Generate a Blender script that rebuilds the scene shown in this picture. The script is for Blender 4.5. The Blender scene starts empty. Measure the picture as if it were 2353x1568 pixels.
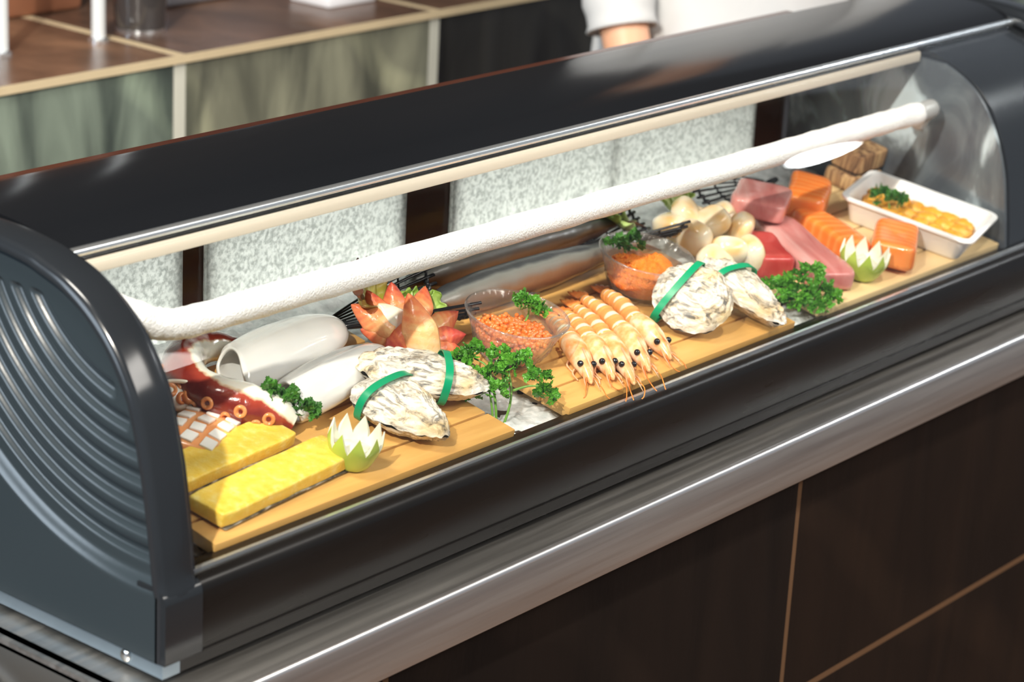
import bpy, bmesh, math, random
from mathutils import Vector, Matrix, noise
random.seed(7)
S = bpy.context.scene
COL = S.collection
PI = math.pi
sin, cos = math.sin, math.cos

# ------------------------------------------------------------------ camera
# metres; origin = front left bottom corner of the display case, X along the case, Y towards the kitchen, Z up
RIGHT = Vector((0.636053, -0.769929, 0.051443))
DOWN = Vector((-0.217255, -0.242651, -0.945474))
FWD = Vector((0.740430, 0.590195, -0.321610))
CAM = Vector((-1.077596, -1.163128, 0.794884))
cd = bpy.data.cameras.new('camera')
cam = bpy.data.objects.new('camera', cd)
COL.objects.link(cam)
rot = Matrix((RIGHT, -DOWN, -FWD)).transposed()
cam.matrix_world = Matrix.Translation(CAM) @ rot.to_4x4()
cd.sensor_width = 36.0
cd.lens = 85.0
cd.clip_start = 0.05
cd.dof.use_dof = True
cd.dof.focus_distance = 2.08
cd.dof.aperture_fstop = 7.0
S.camera = cam
S.view_settings.view_transform = 'Standard'
S.view_settings.look = 'None'
S.view_settings.gamma = 1.0
S.view_settings.exposure = 0.06
S.view_settings.use_curve_mapping = False

# ------------------------------------------------------------------ light
w = bpy.data.worlds.new('World')
S.world = w
w.use_nodes = True
bg = w.node_tree.nodes['Background']
bg.inputs[0].default_value = (0.80, 0.88, 1.0, 1)
bg.inputs[1].default_value = 0.26


def lamp(name, kind, loc, target, energy, color=(1, 1, 1), size=0.1, angle=40, blend=0.5):
    l = bpy.data.lights.new(name, kind)
    l.energy = energy
    l.color = color
    if kind == 'AREA':
        l.shape = 'ELLIPSE' if name == 'dining_light' else 'RECTANGLE'
        l.size, l.size_y = size
    else:
        l.shadow_soft_size = size
    if kind == 'SPOT':
        l.spot_size = math.radians(angle)
        l.spot_blend = blend
    o = bpy.data.objects.new(name, l)
    COL.objects.link(o)
    o.location = loc
    o.rotation_euler = (Vector(target) - Vector(loc)).to_track_quat('-Z', 'Y').to_euler()
    return o


KEY = Vector((-1.55, -0.68, 1.76))
lamp('ceiling_spot_light', 'SPOT', KEY, (0.55, 0.12, 0.08), 365, (1.0, 0.93, 0.82), 0.035, 50, 0.6)
lamp('ceiling_spot_light_right', 'SPOT', (0.25, -0.95, 2.2), (1.05, 0.12, 0.08), 120, (1.0, 0.92, 0.80), 0.05, 34, 0.8)
lamp('back_wall_fill', 'AREA', (-0.5, 0.25, 2.0), (1.1, 1.15, 0.05), 36, (1.0, 0.95, 0.86), (0.6, 0.4))  # added unseen fill that brightens the tiled back wall
lamp('pane_backlight', 'AREA', (0.66, 0.50, 0.03), (0.66, 0.32, 0.16), 5.5, (0.98, 1.0, 0.96), (1.15, 0.14))  # added lamp hidden behind the case, lights the rear panes through
lamp('dining_light', 'AREA', (4.02, -1.26, 1.81), (4.02, -0.61, 1.05), 27, (0.95, 0.98, 1.0), (0.34, 0.66))
lamp('front_fill', 'AREA', (1.3, -2.3, 2.2), (0.6, 0.1, 0.1), 85, (1.0, 0.95, 0.88), (2.4, 0.9))  # added soft fill from the front, also brings out the steel edge
lamp('window_light', 'AREA', (-3.2, 1.3, 0.9), (0.0, 0.15, 0.1), 70, (0.74, 0.87, 1.0), (1.8, 1.6))

# ------------------------------------------------------------------ materials
MATS = {}


def nodes_of(name):
    m = bpy.data.materials.new(name)
    m.use_nodes = True
    nt = m.node_tree
    return m, nt, nt.nodes, nt.links, nt.nodes['Principled BSDF']


def mat(name, ramp, src='noise', rough=0.5, metal=0.0, spec=0.5, scale=(1, 1, 1), ns=8.0, det=4.0, dist=0.0,
        bump=0.0, bs=40.0, bscale=None, sss=0.0, sssr=(1, .5, .3), sssscale=0.01, coat=0.0, wob=0.0, wobs=60.0,
        rough2=None, rs=10.0, trans=0.0, emit=None, mid=None):
    """ramp: one colour or [(pos, colour), ...]; src: noise | wave | voronoi | attribute name after 'a:'"""
    if name in MATS:
        return MATS[name]
    m, nt, N, L, b = nodes_of(name)
    tc = N.new('ShaderNodeTexCoord')
    mp = N.new('ShaderNodeMapping')
    mp.inputs['Scale'].default_value = scale
    L.new(tc.outputs['Object'], mp.inputs[0])
    if isinstance(ramp[0], (int, float)):
        b.inputs['Base Color'].default_value = (*ramp, 1)
    else:
        r = N.new('ShaderNodeValToRGB')
        e = r.color_ramp.elements
        while len(e) < len(ramp):
            e.new(0.5)
        for k, (p, c) in enumerate(ramp):
            e[k].position = p
            e[k].color = (*c, 1)
        if src == 'noise':
            t = N.new('ShaderNodeTexNoise')
            t.inputs['Scale'].default_value = ns
            t.inputs['Detail'].default_value = det
            t.inputs['Distortion'].default_value = dist
            L.new(mp.outputs[0], t.inputs['Vector'])
            L.new(t.outputs['Fac'], r.inputs[0])
        elif src == 'wave':
            t = N.new('ShaderNodeTexWave')
            t.inputs['Scale'].default_value = ns
            t.inputs['Detail'].default_value = det
            t.inputs['Distortion'].default_value = dist
            L.new(mp.outputs[0], t.inputs['Vector'])
            L.new(t.outputs['Fac'], r.inputs[0])
        elif src == 'voronoi':
            t = N.new('ShaderNodeTexVoronoi')
            t.inputs['Scale'].default_value = ns
            L.new(mp.outputs[0], t.inputs['Vector'])
            L.new(t.outputs['Distance'], r.inputs[0])
        else:
            a = N.new('ShaderNodeAttribute')
            a.attribute_name = src[2:]
            last = a.outputs['Fac']
            if wob:
                t = N.new('ShaderNodeTexNoise')
                t.inputs['Scale'].default_value = wobs
                t.inputs['Detail'].default_value = 3
                L.new(mp.outputs[0], t.inputs['Vector'])
                q = N.new('ShaderNodeMath')
                q.operation = 'MULTIPLY_ADD'
                L.new(t.outputs['Fac'], q.inputs[0])
                q.inputs[1].default_value = wob
                q.inputs[2].default_value = -wob / 2
                s = N.new('ShaderNodeMath')
                s.operation = 'ADD'
                L.new(last, s.inputs[0])
                L.new(q.outputs[0], s.inputs[1])
                last = s.outputs[0]
            L.new(last, r.inputs[0])
        L.new(r.outputs[0], b.inputs['Base Color'])
    b.inputs['Roughness'].default_value = rough
    if rough2 is not None:
        t = N.new('ShaderNodeTexNoise')
        t.inputs['Scale'].default_value = rs
        L.new(mp.outputs[0], t.inputs['Vector'])
        q = N.new('ShaderNodeMapRange')
        q.inputs['To Min'].default_value = rough
        q.inputs['To Max'].default_value = rough2
        q.inputs['From Min'].default_value = 0.35
        q.inputs['From Max'].default_value = 0.65
        L.new(t.outputs['Fac'], q.inputs['Value'])
        L.new(q.outputs[0], b.inputs['Roughness'])
    b.inputs['Metallic'].default_value = metal
    b.inputs['Specular IOR Level'].default_value = spec
    if sss:
        b.inputs['Subsurface Weight'].default_value = sss
        b.inputs['Subsurface Radius'].default_value = sssr
        b.inputs['Subsurface Scale'].default_value = sssscale
    if coat:
        b.inputs['Coat Weight'].default_value = coat
        b.inputs['Coat Roughness'].default_value = 0.06
    if trans:
        b.inputs['Transmission Weight'].default_value = trans
    if emit:
        b.inputs['Emission Color'].default_value = (*emit[0], 1)
        b.inputs['Emission Strength'].default_value = emit[1]
    if bump:
        t = N.new('ShaderNodeTexNoise')
        t.inputs['Scale'].default_value = bs
        t.inputs['Detail'].default_value = 4
        mp2 = N.new('ShaderNodeMapping')
        mp2.inputs['Scale'].default_value = bscale or scale
        L.new(tc.outputs['Object'], mp2.inputs[0])
        L.new(mp2.outputs[0], t.inputs['Vector'])
        bp = N.new('ShaderNodeBump')
        bp.inputs['Strength'].default_value = min(1.0, bump)
        bp.inputs['Distance'].default_value = 0.002
        L.new(t.outputs['Fac'], bp.inputs['Height'])
        L.new(bp.outputs[0], b.inputs['Normal'])
    MATS[name] = m
    return m


def glass(name, tint, ior=1.45, rough=0.0, extra=0.0, bump=0.0, bs=60.0, milk=0.0):
    """clear sheet or vessel: see-through with Fresnel reflections"""
    m, nt, N, L, b = nodes_of(name)
    N.remove(b)
    out = [n for n in N if n.type == 'OUTPUT_MATERIAL'][0]
    tr = N.new('ShaderNodeBsdfTransparent')
    tr.inputs[0].default_value = (*tint, 1)
    gl = N.new('ShaderNodeBsdfGlossy')
    gl.inputs['Roughness'].default_value = rough
    # Schlick reflectance from the angle of view, the same from both faces of a thin wall
    geo = N.new('ShaderNodeNewGeometry')
    dt = N.new('ShaderNodeVectorMath')
    dt.operation = 'DOT_PRODUCT'
    L.new(geo.outputs['Normal'], dt.inputs[0])
    L.new(geo.outputs['Incoming'], dt.inputs[1])
    fac = dt.outputs['Value']
    f0 = ((ior - 1) / (ior + 1)) ** 2
    for op, k in (('ABSOLUTE', None), ('SUBTRACT', 'r'), ('POWER', 5.0), ('MULTIPLY', 1 - f0), ('ADD', f0 + extra)):
        q = N.new('ShaderNodeMath')
        q.operation = op
        q.use_clamp = op != 'ABSOLUTE'
        if k == 'r':
            q.inputs[0].default_value = 1.0
            L.new(fac, q.inputs[1])
        else:
            L.new(fac, q.inputs[0])
            if k is not None:
                q.inputs[1].default_value = k
        fac = q.outputs[0]
    mx = N.new('ShaderNodeMixShader')
    L.new(fac, mx.inputs[0])
    L.new(tr.outputs[0], mx.inputs[1])
    L.new(gl.outputs[0], mx.inputs[2])
    if milk:
        tl = N.new('ShaderNodeBsdfTranslucent')
        tl.inputs[0].default_value = (0.95, 0.93, 0.90, 1)
        df = N.new('ShaderNodeBsdfDiffuse')
        df.inputs[0].default_value = (0.90, 0.88, 0.86, 1)
        m2 = N.new('ShaderNodeMixShader')
        L.new(tl.outputs[0], m2.inputs[1])
        L.new(df.outputs[0], m2.inputs[2])
        m3 = N.new('ShaderNodeMixShader')
        m3.inputs[0].default_value = milk
        L.new(mx.outputs[0], m3.inputs[1])
        L.new(m2.outputs[0], m3.inputs[2])
        mx = m3
    L.new(mx.outputs[0], out.inputs[0])
    if bump:
        tc = N.new('ShaderNodeTexCoord')
        t = N.new('ShaderNodeTexNoise')
        t.inputs['Scale'].default_value = bs
        L.new(tc.outputs['Object'], t.inputs['Vector'])
        bp = N.new('ShaderNodeBump')
        bp.inputs['Strength'].default_value = bump
        bp.inputs['Distance'].default_value = 0.002
        L.new(t.outputs['Fac'], bp.inputs['Height'])
        L.new(bp.outputs[0], gl.inputs['Normal'])
    return m


def tilemat(name, axes, size, off, grout_w, cols, grout, veins, rough=0.35, bump=0.5, vein=0.5, spec=0.4):
    """stone tiles: axes picks the two object axes, cols is one colour per tile column (repeats)"""
    m, nt, N, L, b = nodes_of(name)
    tc = N.new('ShaderNodeTexCoord')
    sp = N.new('ShaderNodeSeparateXYZ')
    L.new(tc.outputs['Object'], sp.inputs[0])

    def math_(op, a, bb=None, c=None):
        n = N.new('ShaderNodeMath')
        n.operation = op
        for k, v in enumerate((a, bb, c)):
            if v is None:
                continue
            if isinstance(v, (int, float)):
                n.inputs[k].default_value = v
            else:
                L.new(v, n.inputs[k])
        return n.outputs[0]
    g = None
    idx = None
    for k in (0, 1):
        u = math_('DIVIDE', math_('SUBTRACT', sp.outputs[axes[k]], off[k]), size[k])
        if k == 0:
            idx = math_('FLOOR', u)
        f = math_('FRACT', u)
        d = math_('MULTIPLY', math_('MINIMUM', f, math_('SUBTRACT', 1.0, f)), size[k])
        h = math_('LESS_THAN', d, grout_w / 2)
        g = h if g is None else math_('MAXIMUM', g, h)
    n = len(cols)
    sel = math_('DIVIDE', math_('ADD', math_('FLOORED_MODULO', idx, float(n)), 0.5), float(n))
    r = N.new('ShaderNodeValToRGB')
    r.color_ramp.interpolation = 'CONSTANT'
    e = r.color_ramp.elements
    while len(e) < n:
        e.new(0.5)
    for k, c in enumerate(cols):
        e[k].position = k / n
        e[k].color = (*c, 1)
    L.new(sel, r.inputs[0])
    # cleft slate: streaks along a direction that differs per tile
    mp = N.new('ShaderNodeMapping')
    mp.inputs['Rotation'].default_value = (0.3, 0.75, 0.2)
    mp.inputs['Scale'].default_value = (9, 6, 2.2)
    cmb = N.new('ShaderNodeCombineXYZ')
    L.new(math_('MULTIPLY_ADD', idx, 3.7, sp.outputs[0]), cmb.inputs[0])
    L.new(sp.outputs[1], cmb.inputs[1])
    L.new(sp.outputs[2], cmb.inputs[2])
    L.new(cmb.outputs[0], mp.inputs[0])
    t = N.new('ShaderNodeTexNoise')
    t.inputs['Scale'].default_value = 1.4
    t.inputs['Detail'].default_value = 6
    t.inputs['Distortion'].default_value = 0.6
    L.new(mp.outputs[0], t.inputs['Vector'])
    vr = N.new('ShaderNodeValToRGB')
    ve = vr.color_ramp.elements
    ve[0].position, ve[0].color = 0.36, (0.55, 0.55, 0.55, 1)
    ve[1].position, ve[1].color = 0.72, (*veins, 1)
    L.new(t.outputs['Fac'], vr.inputs[0])
    mu = N.new('ShaderNodeMix')
    mu.data_type = 'RGBA'
    mu.blend_type = 'MULTIPLY'
    mu.inputs[0].default_value = vein
    L.new(r.outputs[0], mu.inputs[6])
    L.new(vr.outputs[0], mu.inputs[7])
    wv = N.new('ShaderNodeTexWave')
    wv.inputs['Scale'].default_value = 1.1
    wv.inputs['Distortion'].default_value = 5.0
    wv.inputs['Detail'].default_value = 3
    wv.inputs['Detail Scale'].default_value = 1.2
    m3 = N.new('ShaderNodeMapping')
    m3.inputs['Rotation'].default_value = (0, 0.9, 0)
    L.new(cmb.outputs[0], m3.inputs[0])
    L.new(m3.outputs[0], wv.inputs['Vector'])
    wr = N.new('ShaderNodeValToRGB')
    wr.color_ramp.elements[0].position, wr.color_ramp.elements[0].color = 0.90, (1, 1, 1, 1)
    wr.color_ramp.elements[1].position, wr.color_ramp.elements[1].color = 0.99, (1 + 0.6 * vein, 1 + 0.6 * vein, 1 + 0.5 * vein, 1)
    L.new(wv.outputs['Fac'], wr.inputs[0])
    mv = N.new('ShaderNodeMix')
    mv.data_type = 'RGBA'
    mv.blend_type = 'MULTIPLY'
    mv.inputs[0].default_value = 1.0
    L.new(mu.outputs[2], mv.inputs[6])
    L.new(wr.outputs[0], mv.inputs[7])
    mu = mv
    mx = N.new('ShaderNodeMix')
    mx.data_type = 'RGBA'
    L.new(g, mx.inputs[0])
    L.new(mu.outputs[2], mx.inputs[6])
    mx.inputs[7].default_value = (*grout, 1)
    L.new(mx.outputs[2], b.inputs['Base Color'])
    b.inputs['Specular IOR Level'].default_value = spec
    q = N.new('ShaderNodeMapRange')
    q.inputs['To Min'].default_value = rough
    q.inputs['To Max'].default_value = 0.9
    L.new(g, q.inputs['Value'])
    L.new(q.outputs[0], b.inputs['Roughness'])
    bp = N.new('ShaderNodeBump')
    bp.inputs['Strength'].default_value = bump
    bp.inputs['Distance'].default_value = 0.006
    L.new(math_('SUBTRACT', t.outputs['Fac'], g), bp.inputs['Height'])
    L.new(bp.outputs[0], b.inputs['Normal'])
    return m


# ------------------------------------------------------------------ object helpers
def prop(o, label=None, cat=None, group=None, kind=None):
    if label:
        o['label'] = label
    if cat:
        o['category'] = cat
    if group:
        o['group'] = group
    if kind:
        o['kind'] = kind
    return o


def thing(name, label, cat, loc=(0, 0, 0), rot=None, group=None):
    o = bpy.data.objects.new(name, None)
    o.empty_display_size = 0.02
    COL.objects.link(o)
    o.location = loc
    if rot is not None:
        o.rotation_euler = rot.to_euler()
    return prop(o, label, cat, group, 'thing')


def mesh(name, vs, fs, m, parent=None, smooth=True, ang=None, t=None, loc=None, rot=None):
    me = bpy.data.meshes.new(name)
    me.from_pydata([tuple(v) for v in vs], [], fs)
    me.update()
    bm = bmesh.new()
    bm.from_mesh(me)
    bmesh.ops.recalc_face_normals(bm, faces=bm.faces)
    bm.to_mesh(me)
    bm.free()
    if smooth:
        me.shade_smooth()
        if ang:
            me.set_sharp_from_angle(angle=math.radians(ang))
    if t is not None:
        at = me.attributes.new('t', 'FLOAT', 'POINT')
        at.data.foreach_set('value', t)
    o = bpy.data.objects.new(name, me)
    me.materials.append(m)
    COL.objects.link(o)
    if parent:
        o.parent = parent
    if loc is not None:
        o.location = loc
    if rot is not None:
        o.rotation_euler = rot.to_euler()
    return o


class B:
    """collects shapes into one mesh"""

    def __init__(s):
        s.v, s.f, s.t = [], [], []

    def add(s, vs, fs, t=None):
        n = len(s.v)
        s.v += [tuple(v) for v in vs]
        s.f += [tuple(i + n for i in f) for f in fs]
        s.t += list(t) if t is not None else [0.0] * len(vs)
        return s

    def make(s, name, m, parent=None, **k):
        return mesh(name, s.v, s.f, m, parent, t=s.t, **k)


def box(x0, x1, y0, y1, z0, z1, bev=0.0, seg=2):
    bm = bmesh.new()
    bmesh.ops.create_cube(bm, size=1.0)
    for v in bm.verts:
        v.co = Vector((x0 + (v.co.x + .5) * (x1 - x0), y0 + (v.co.y + .5) * (y1 - y0), z0 + (v.co.z + .5) * (z1 - z0)))
    if bev:
        bmesh.ops.bevel(bm, geom=bm.edges[:], offset=bev, segments=seg, profile=0.5, affect='EDGES')
    bm.verts.index_update()
    r = [v.co.copy() for v in bm.verts], [tuple(v.index for v in f.verts) for f in bm.faces]
    bm.free()
    return r


def extr(prof, x0, x1, closed=True):
    """(y,z) outline swept along X"""
    n = len(prof)
    vs = [(x0, y, z) for y, z in prof] + [(x1, y, z) for y, z in prof]
    fs = [(i, (i + 1) % n, n + (i + 1) % n, n + i) for i in range(n if closed else n - 1)]
    if closed:
        fs += [tuple(range(n)), tuple(range(n, 2 * n))]
    return vs, fs


def tube(path, rad, seg=12, cap=True, flat=1.0, up=None):
    """returns verts, faces, t(along), a(angle 0..1)"""
    P = [Vector(p) for p in path]
    n = len(P)
    R = rad if isinstance(rad, (list, tuple)) else [rad] * n
    vs, fs, ts, an = [], [], [], []
    nrm = Vector(up) if up else None
    for i in range(n):
        d = (P[min(i + 1, n - 1)] - P[max(i - 1, 0)]).normalized()
        if nrm is None:
            nrm = d.orthogonal().normalized()
        nrm = (nrm - d * nrm.dot(d)).normalized()
        bi = d.cross(nrm)
        for k in range(seg):
            a = 2 * PI * k / seg
            vs.append(P[i] + nrm * (cos(a) * R[i] * flat) + bi * (sin(a) * R[i]))
            ts.append(i / (n - 1))
            an.append(k / seg)
    for i in range(n - 1):
        for k in range(seg):
            k2 = (k + 1) % seg
            fs.append((i * seg + k, i * seg + k2, (i + 1) * seg + k2, (i + 1) * seg + k))
    if cap:
        fs.append(tuple(range(seg)))
        fs.append(tuple(range((n - 1) * seg, n * seg)))
    return vs, fs, ts, an


def lathe(prof, seg=48, cap0=True, cap1=False):
    vs, fs = [], []
    n = len(prof)
    for r, z in prof:
        for k in range(seg):
            a = 2 * PI * k / seg
            vs.append((r * cos(a), r * sin(a), z))
    for i in range(n - 1):
        for k in range(seg):
            k2 = (k + 1) % seg
            fs.append((i * seg + k, i * seg + k2, (i + 1) * seg + k2, (i + 1) * seg + k))
    if cap0:
        fs.append(tuple(range(seg)))
    if cap1:
        fs.append(tuple(range((n - 1) * seg, n * seg)))
    return vs, fs


def spline(pts, n):
    """Catmull-Rom through points"""
    P = [Vector(p) for p in pts]
    out = []
    m = len(P) - 1
    for k in range(n):
        u = k / (n - 1) * m
        i = min(int(u), m - 1)
        f = u - i
        p0, p1, p2, p3 = P[max(i - 1, 0)], P[i], P[i + 1], P[min(i + 2, m)]
        out.append(0.5 * ((2 * p1) + (p2 - p0) * f + (2 * p0 - 5 * p1 + 4 * p2 - p3) * f * f + (3 * p1 - p0 - 3 * p2 + p3) * f ** 3))
    return out


def interp(vals, u):
    m = len(vals) - 1
    x = max(0.0, min(1.0, u)) * m
    i = min(int(x), m - 1)
    f = x - i
    f = f * f * (3 - 2 * f)
    return vals[i] * (1 - f) + vals[i + 1] * f


def ball(c, r, u=16, v=10, sq=(1, 1, 1), e=1.0, nz=0.0, nf=30.0, seed=0.0):
    """squashed, optionally squared-off, optionally lumpy ball"""
    vs, fs = [], []
    sg = lambda x: math.copysign(abs(x) ** e, x)
    off = Vector((seed * 3.1, seed * 1.7, seed))
    for j in range(v + 1):
        th = PI * j / v
        for i in range(u):
            a = 2 * PI * i / u
            p = Vector((sg(sin(th)) * sg(cos(a)) * sq[0], sg(sin(th)) * sg(sin(a)) * sq[1], sg(cos(th)) * sq[2])) * r
            if nz:
                p *= 1 + nz * noise.noise(p * nf + off)
            vs.append(Vector(c) + p)
    for j in range(v):
        for i in range(u):
            i2 = (i + 1) % u
            fs.append((j * u + i, j * u + i2, (j + 1) * u + i2, (j + 1) * u + i))
    return vs, fs


TILT = math.atan(0.2)
RT = Matrix.Rotation(TILT, 3, 'X')


def on(x, y, h=0.0):
    """point over the tilted top of the serving boards"""
    return Vector((x, y, 0.065 + 0.2 * (y - 0.026) + h))


def turn(deg, pitch=0, roll=0):
    return RT @ Matrix.Rotation(math.radians(deg), 3, 'Z') @ Matrix.Rotation(math.radians(pitch), 3, 'Y') @ Matrix.Rotation(math.radians(roll), 3, 'X')


# ------------------------------------------------------------------ room
FLOOR = -0.917
floor_m = mat('floor_stone', [(0.3, (0.24, 0.13, 0.075)), (0.7, (0.32, 0.18, 0.11))], ns=5, rough=0.4)
v, f = box(-3.4, 4.6, -3.2, 2.6, FLOOR - 0.05, FLOOR)
prop(mesh('floor', v, f, floor_m, smooth=False), kind='structure')
ceil_m = mat('ceiling_paint', (0.12, 0.085, 0.06), rough=0.8)
v, f = box(-3.4, 4.6, -3.2, 2.6, 2.35, 2.4)
prop(mesh('ceiling', v, f, ceil_m, smooth=False), kind='structure')
slate_front = tilemat('slate_brown', (0, 2), (0.60, 0.27), (0.817, -0.317), 0.007,
                      [(0.012, 0.007, 0.005), (0.009, 0.006, 0.005)], (0.13, 0.07, 0.036), (1.5, 1.35, 1.15), 0.62, 0.6, 0.6, 0.15)
v, f = box(-0.015, 2.3, -0.022, 0.38, FLOOR, -0.072)
prop(mesh('wall_front', v, f, slate_front, smooth=False), kind='structure')
slate_back = tilemat('slate_green', (0, 2), (0.50, 0.62), (1.042 - 0.50 * 3, 0.118 - 0.62), 0.021,
                     [(0.085, 0.105, 0.095), (0.095, 0.12, 0.108), (0.095, 0.12, 0.108), (0.125, 0.13, 0.105), (0.012, 0.012, 0.012)],
                     (0.62, 0.62, 0.54), (3.0, 2.9, 2.6), 0.38, 0.7, 0.9)
v, f = box(-1.2, 3.6, 1.1, 1.9, FLOOR, 0.108)
prop(mesh('wall_back', v, f, slate_back, smooth=False), kind='structure')
ledge_m = tilemat('slate_ledge', (0, 1), (0.50, 0.42), (1.042 - 0.5, 1.09), 0.018,
                  [(0.17, 0.098, 0.064), (0.135, 0.078, 0.054), (0.155, 0.09, 0.06)], (0.62, 0.50, 0.32), (1.7, 1.6, 1.5), 0.3, 0.4, 0.6)
v, f = box(-1.2, 3.6, 1.094, 1.9, 0.108, 0.118)
prop(mesh('trim_1', v, f, ledge_m, smooth=False), kind='structure')
wall_m = mat('dark_wall', [(0.3, (0.035, 0.028, 0.024)), (0.7, (0.06, 0.045, 0.035))], ns=2, rough=0.6)
v, f = box(-3.4, 4.6, 2.5, 2.6, FLOOR, 2.35)
prop(mesh('wall_kitchen', v, f, wall_m, smooth=False), kind='structure')

# ------------------------------------------------------------------ steel worktop
steel = mat('brushed_steel', [(0.3, (0.52, 0.50, 0.47)), (0.7, (0.62, 0.60, 0.57))], ns=14, scale=(0.4, 12, 12), rough=0.36, metal=1.0,
            bump=0.05, bs=60, bscale=(0.5, 30, 30), rough2=0.46, rs=8)
edge_highlight = mat('edge_highlight_steel', (0.95, 0.94, 0.92), rough=0.34, metal=1.0)  # whiter than the sheet: the edge's highlight line put into its colour
top = thing('steel_worktop', 'brushed steel worktop under the black display case, its front edge bright', 'worktop')
prof = [(-0.022, -0.0175), (0.42, -0.0175), (0.42, -0.0245), (-0.020, -0.0245), (-0.020, -0.067), (-0.0365, -0.067),
        (-0.038, -0.0655), (-0.038, -0.0215), (-0.0372, -0.0192), (-0.0352, -0.0178), (-0.033, -0.0175)]
v, f = extr(prof, -0.029, 2.3)
mesh('worktop_sheet', v, f, steel, top, ang=25)
v, f = extr([(-0.0381, -0.0225), (-0.0379, -0.0205), (-0.0370, -0.0187), (-0.0353, -0.0176), (-0.0330, -0.0173), (-0.0330, -0.0185), (-0.0365, -0.0215)], -0.029, 2.3)
mesh('worktop_edge', v, f, edge_highlight, top, ang=60)
prof = [(-0.029, -0.067), (-0.029, -0.0215), (-0.0282, -0.0192), (-0.0262, -0.0178), (-0.024, -0.0175), (-0.017, -0.0175), (-0.017, -0.067)]
vs, fs = extr(prof, -0.036, 0.42)
mesh('side_apron', [(y, x, z) for x, y, z in vs], fs, mat('plain_steel', (0.58, 0.56, 0.53), rough=0.28, metal=1.0), top, ang=25)

# ------------------------------------------------------------------ display case
case = thing('refrigerated_display_case', 'long black refrigerated display case with curved glass front on the steel worktop', 'display case')
LEN = 1.525
black = mat('black_case_plastic', [(0.3, (0.0055, 0.0050, 0.0048)), (0.7, (0.008, 0.007, 0.0065))], ns=6, scale=(1, 8, 8), rough=0.24, spec=0.35, rough2=0.34, rs=5)
blacktop = mat('gloss_black_lid', (0.008, 0.009, 0.011), rough=0.15, spec=0.10)
endm = mat('grey_end_plastic', (0.026, 0.036, 0.043), rough=0.22, spec=0.6, bump=0.02, bs=300)
rimm = mat('grey_rim_plastic', (0.016, 0.019, 0.023), rough=0.17, spec=0.5)
alu = mat('satin_aluminium', (0.30, 0.37, 0.43), rough=0.42, metal=0.9)
trim_m = mat('polished_trim', (0.75, 0.80, 0.83), rough=0.26, metal=0.9)
gasket = mat('black_gasket', (0.006, 0.006, 0.006), rough=0.5)
cream = mat('cream_plastic', (0.78, 0.70, 0.58), rough=0.35)
redbrown = mat('dark_brown_acrylic', [(0.35, (0.055, 0.016, 0.010)), (0.65, (0.075, 0.024, 0.013))], ns=4, rough=0.14, spec=0.6)
screwm = mat('screw_steel', (0.75, 0.75, 0.75), rough=0.18, metal=1.0)

OUT = [(0.0, 0.0), (0.0, 0.052), (0.0022, 0.058), (0.0038, 0.066), (0.0075, 0.094), (0.0155, 0.141), (0.0275, 0.188), (0.0385, 0.210),
       (0.0515, 0.2285), (0.0655, 0.243), (0.080, 0.2545), (0.0945, 0.263), (0.109, 0.2695), (0.130, 0.2755), (0.152, 0.2805), (0.20, 0.284),
       (0.30, 0.282), (0.33, 0.273), (0.345, 0.250), (0.35, 0.20), (0.352, 0.0)]


def outline(n=150):
    P = [Vector((0, y, z)) for y, z in OUT]
    # arc-length even resampling of a lightly smoothed outline
    Q = P[:3] + spline(P[2:], 200)[1:]
    L = [0.0]
    for a, b in zip(Q, Q[1:]):
        L.append(L[-1] + (b - a).length)
    res = []
    j = 0
    for k in range(n):
        s = L[-1] * k / (n - 1)
        while j < len(Q) - 2 and L[j + 1] < s:
            j += 1
        u = (s - L[j]) / max(1e-9, L[j + 1] - L[j])
        res.append(Q[j].lerp(Q[j + 1], u))
    return res


O = outline(190)
NRM = []
for i in range(len(O)):
    d = O[min(i + 1, len(O) - 1)] - O[max(i - 1, 0)]
    NRM.append(Vector((0, -d.z, d.y)).normalized())   # outward (towards -y / +z)


def groove_depth(y, z):
    """recess of the left end panel: arc shaped step and seven curved louvre slots"""
    R = math.hypot(y - 0.03, z - 0.331)
    x = 0.0
    u = (0.279 - R) / 0.013
    u = max(0.0, min(1.0, u))
    x += 0.006 * u * u * (3 - 2 * u)
    for k in range(7):
        Rk = 0.139 + 0.0187 * k
        yr = (0.060, 0.045, 0.034, 0.026, 0.021, 0.019, 0.0175)[k]
        d = abs(R - Rk)
        if d < 0.0075 and y > yr - 0.003 and z < 0.250:
            e = max(0.0, yr + 0.0022 - y, z - 0.2455)
            q = math.hypot(d, e)
            wv = max(0.0, min(1.0, (0.0068 - q) / 0.0056))
            x += 0.0042 * wv * wv * (3 - 2 * wv)
    return x


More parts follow.
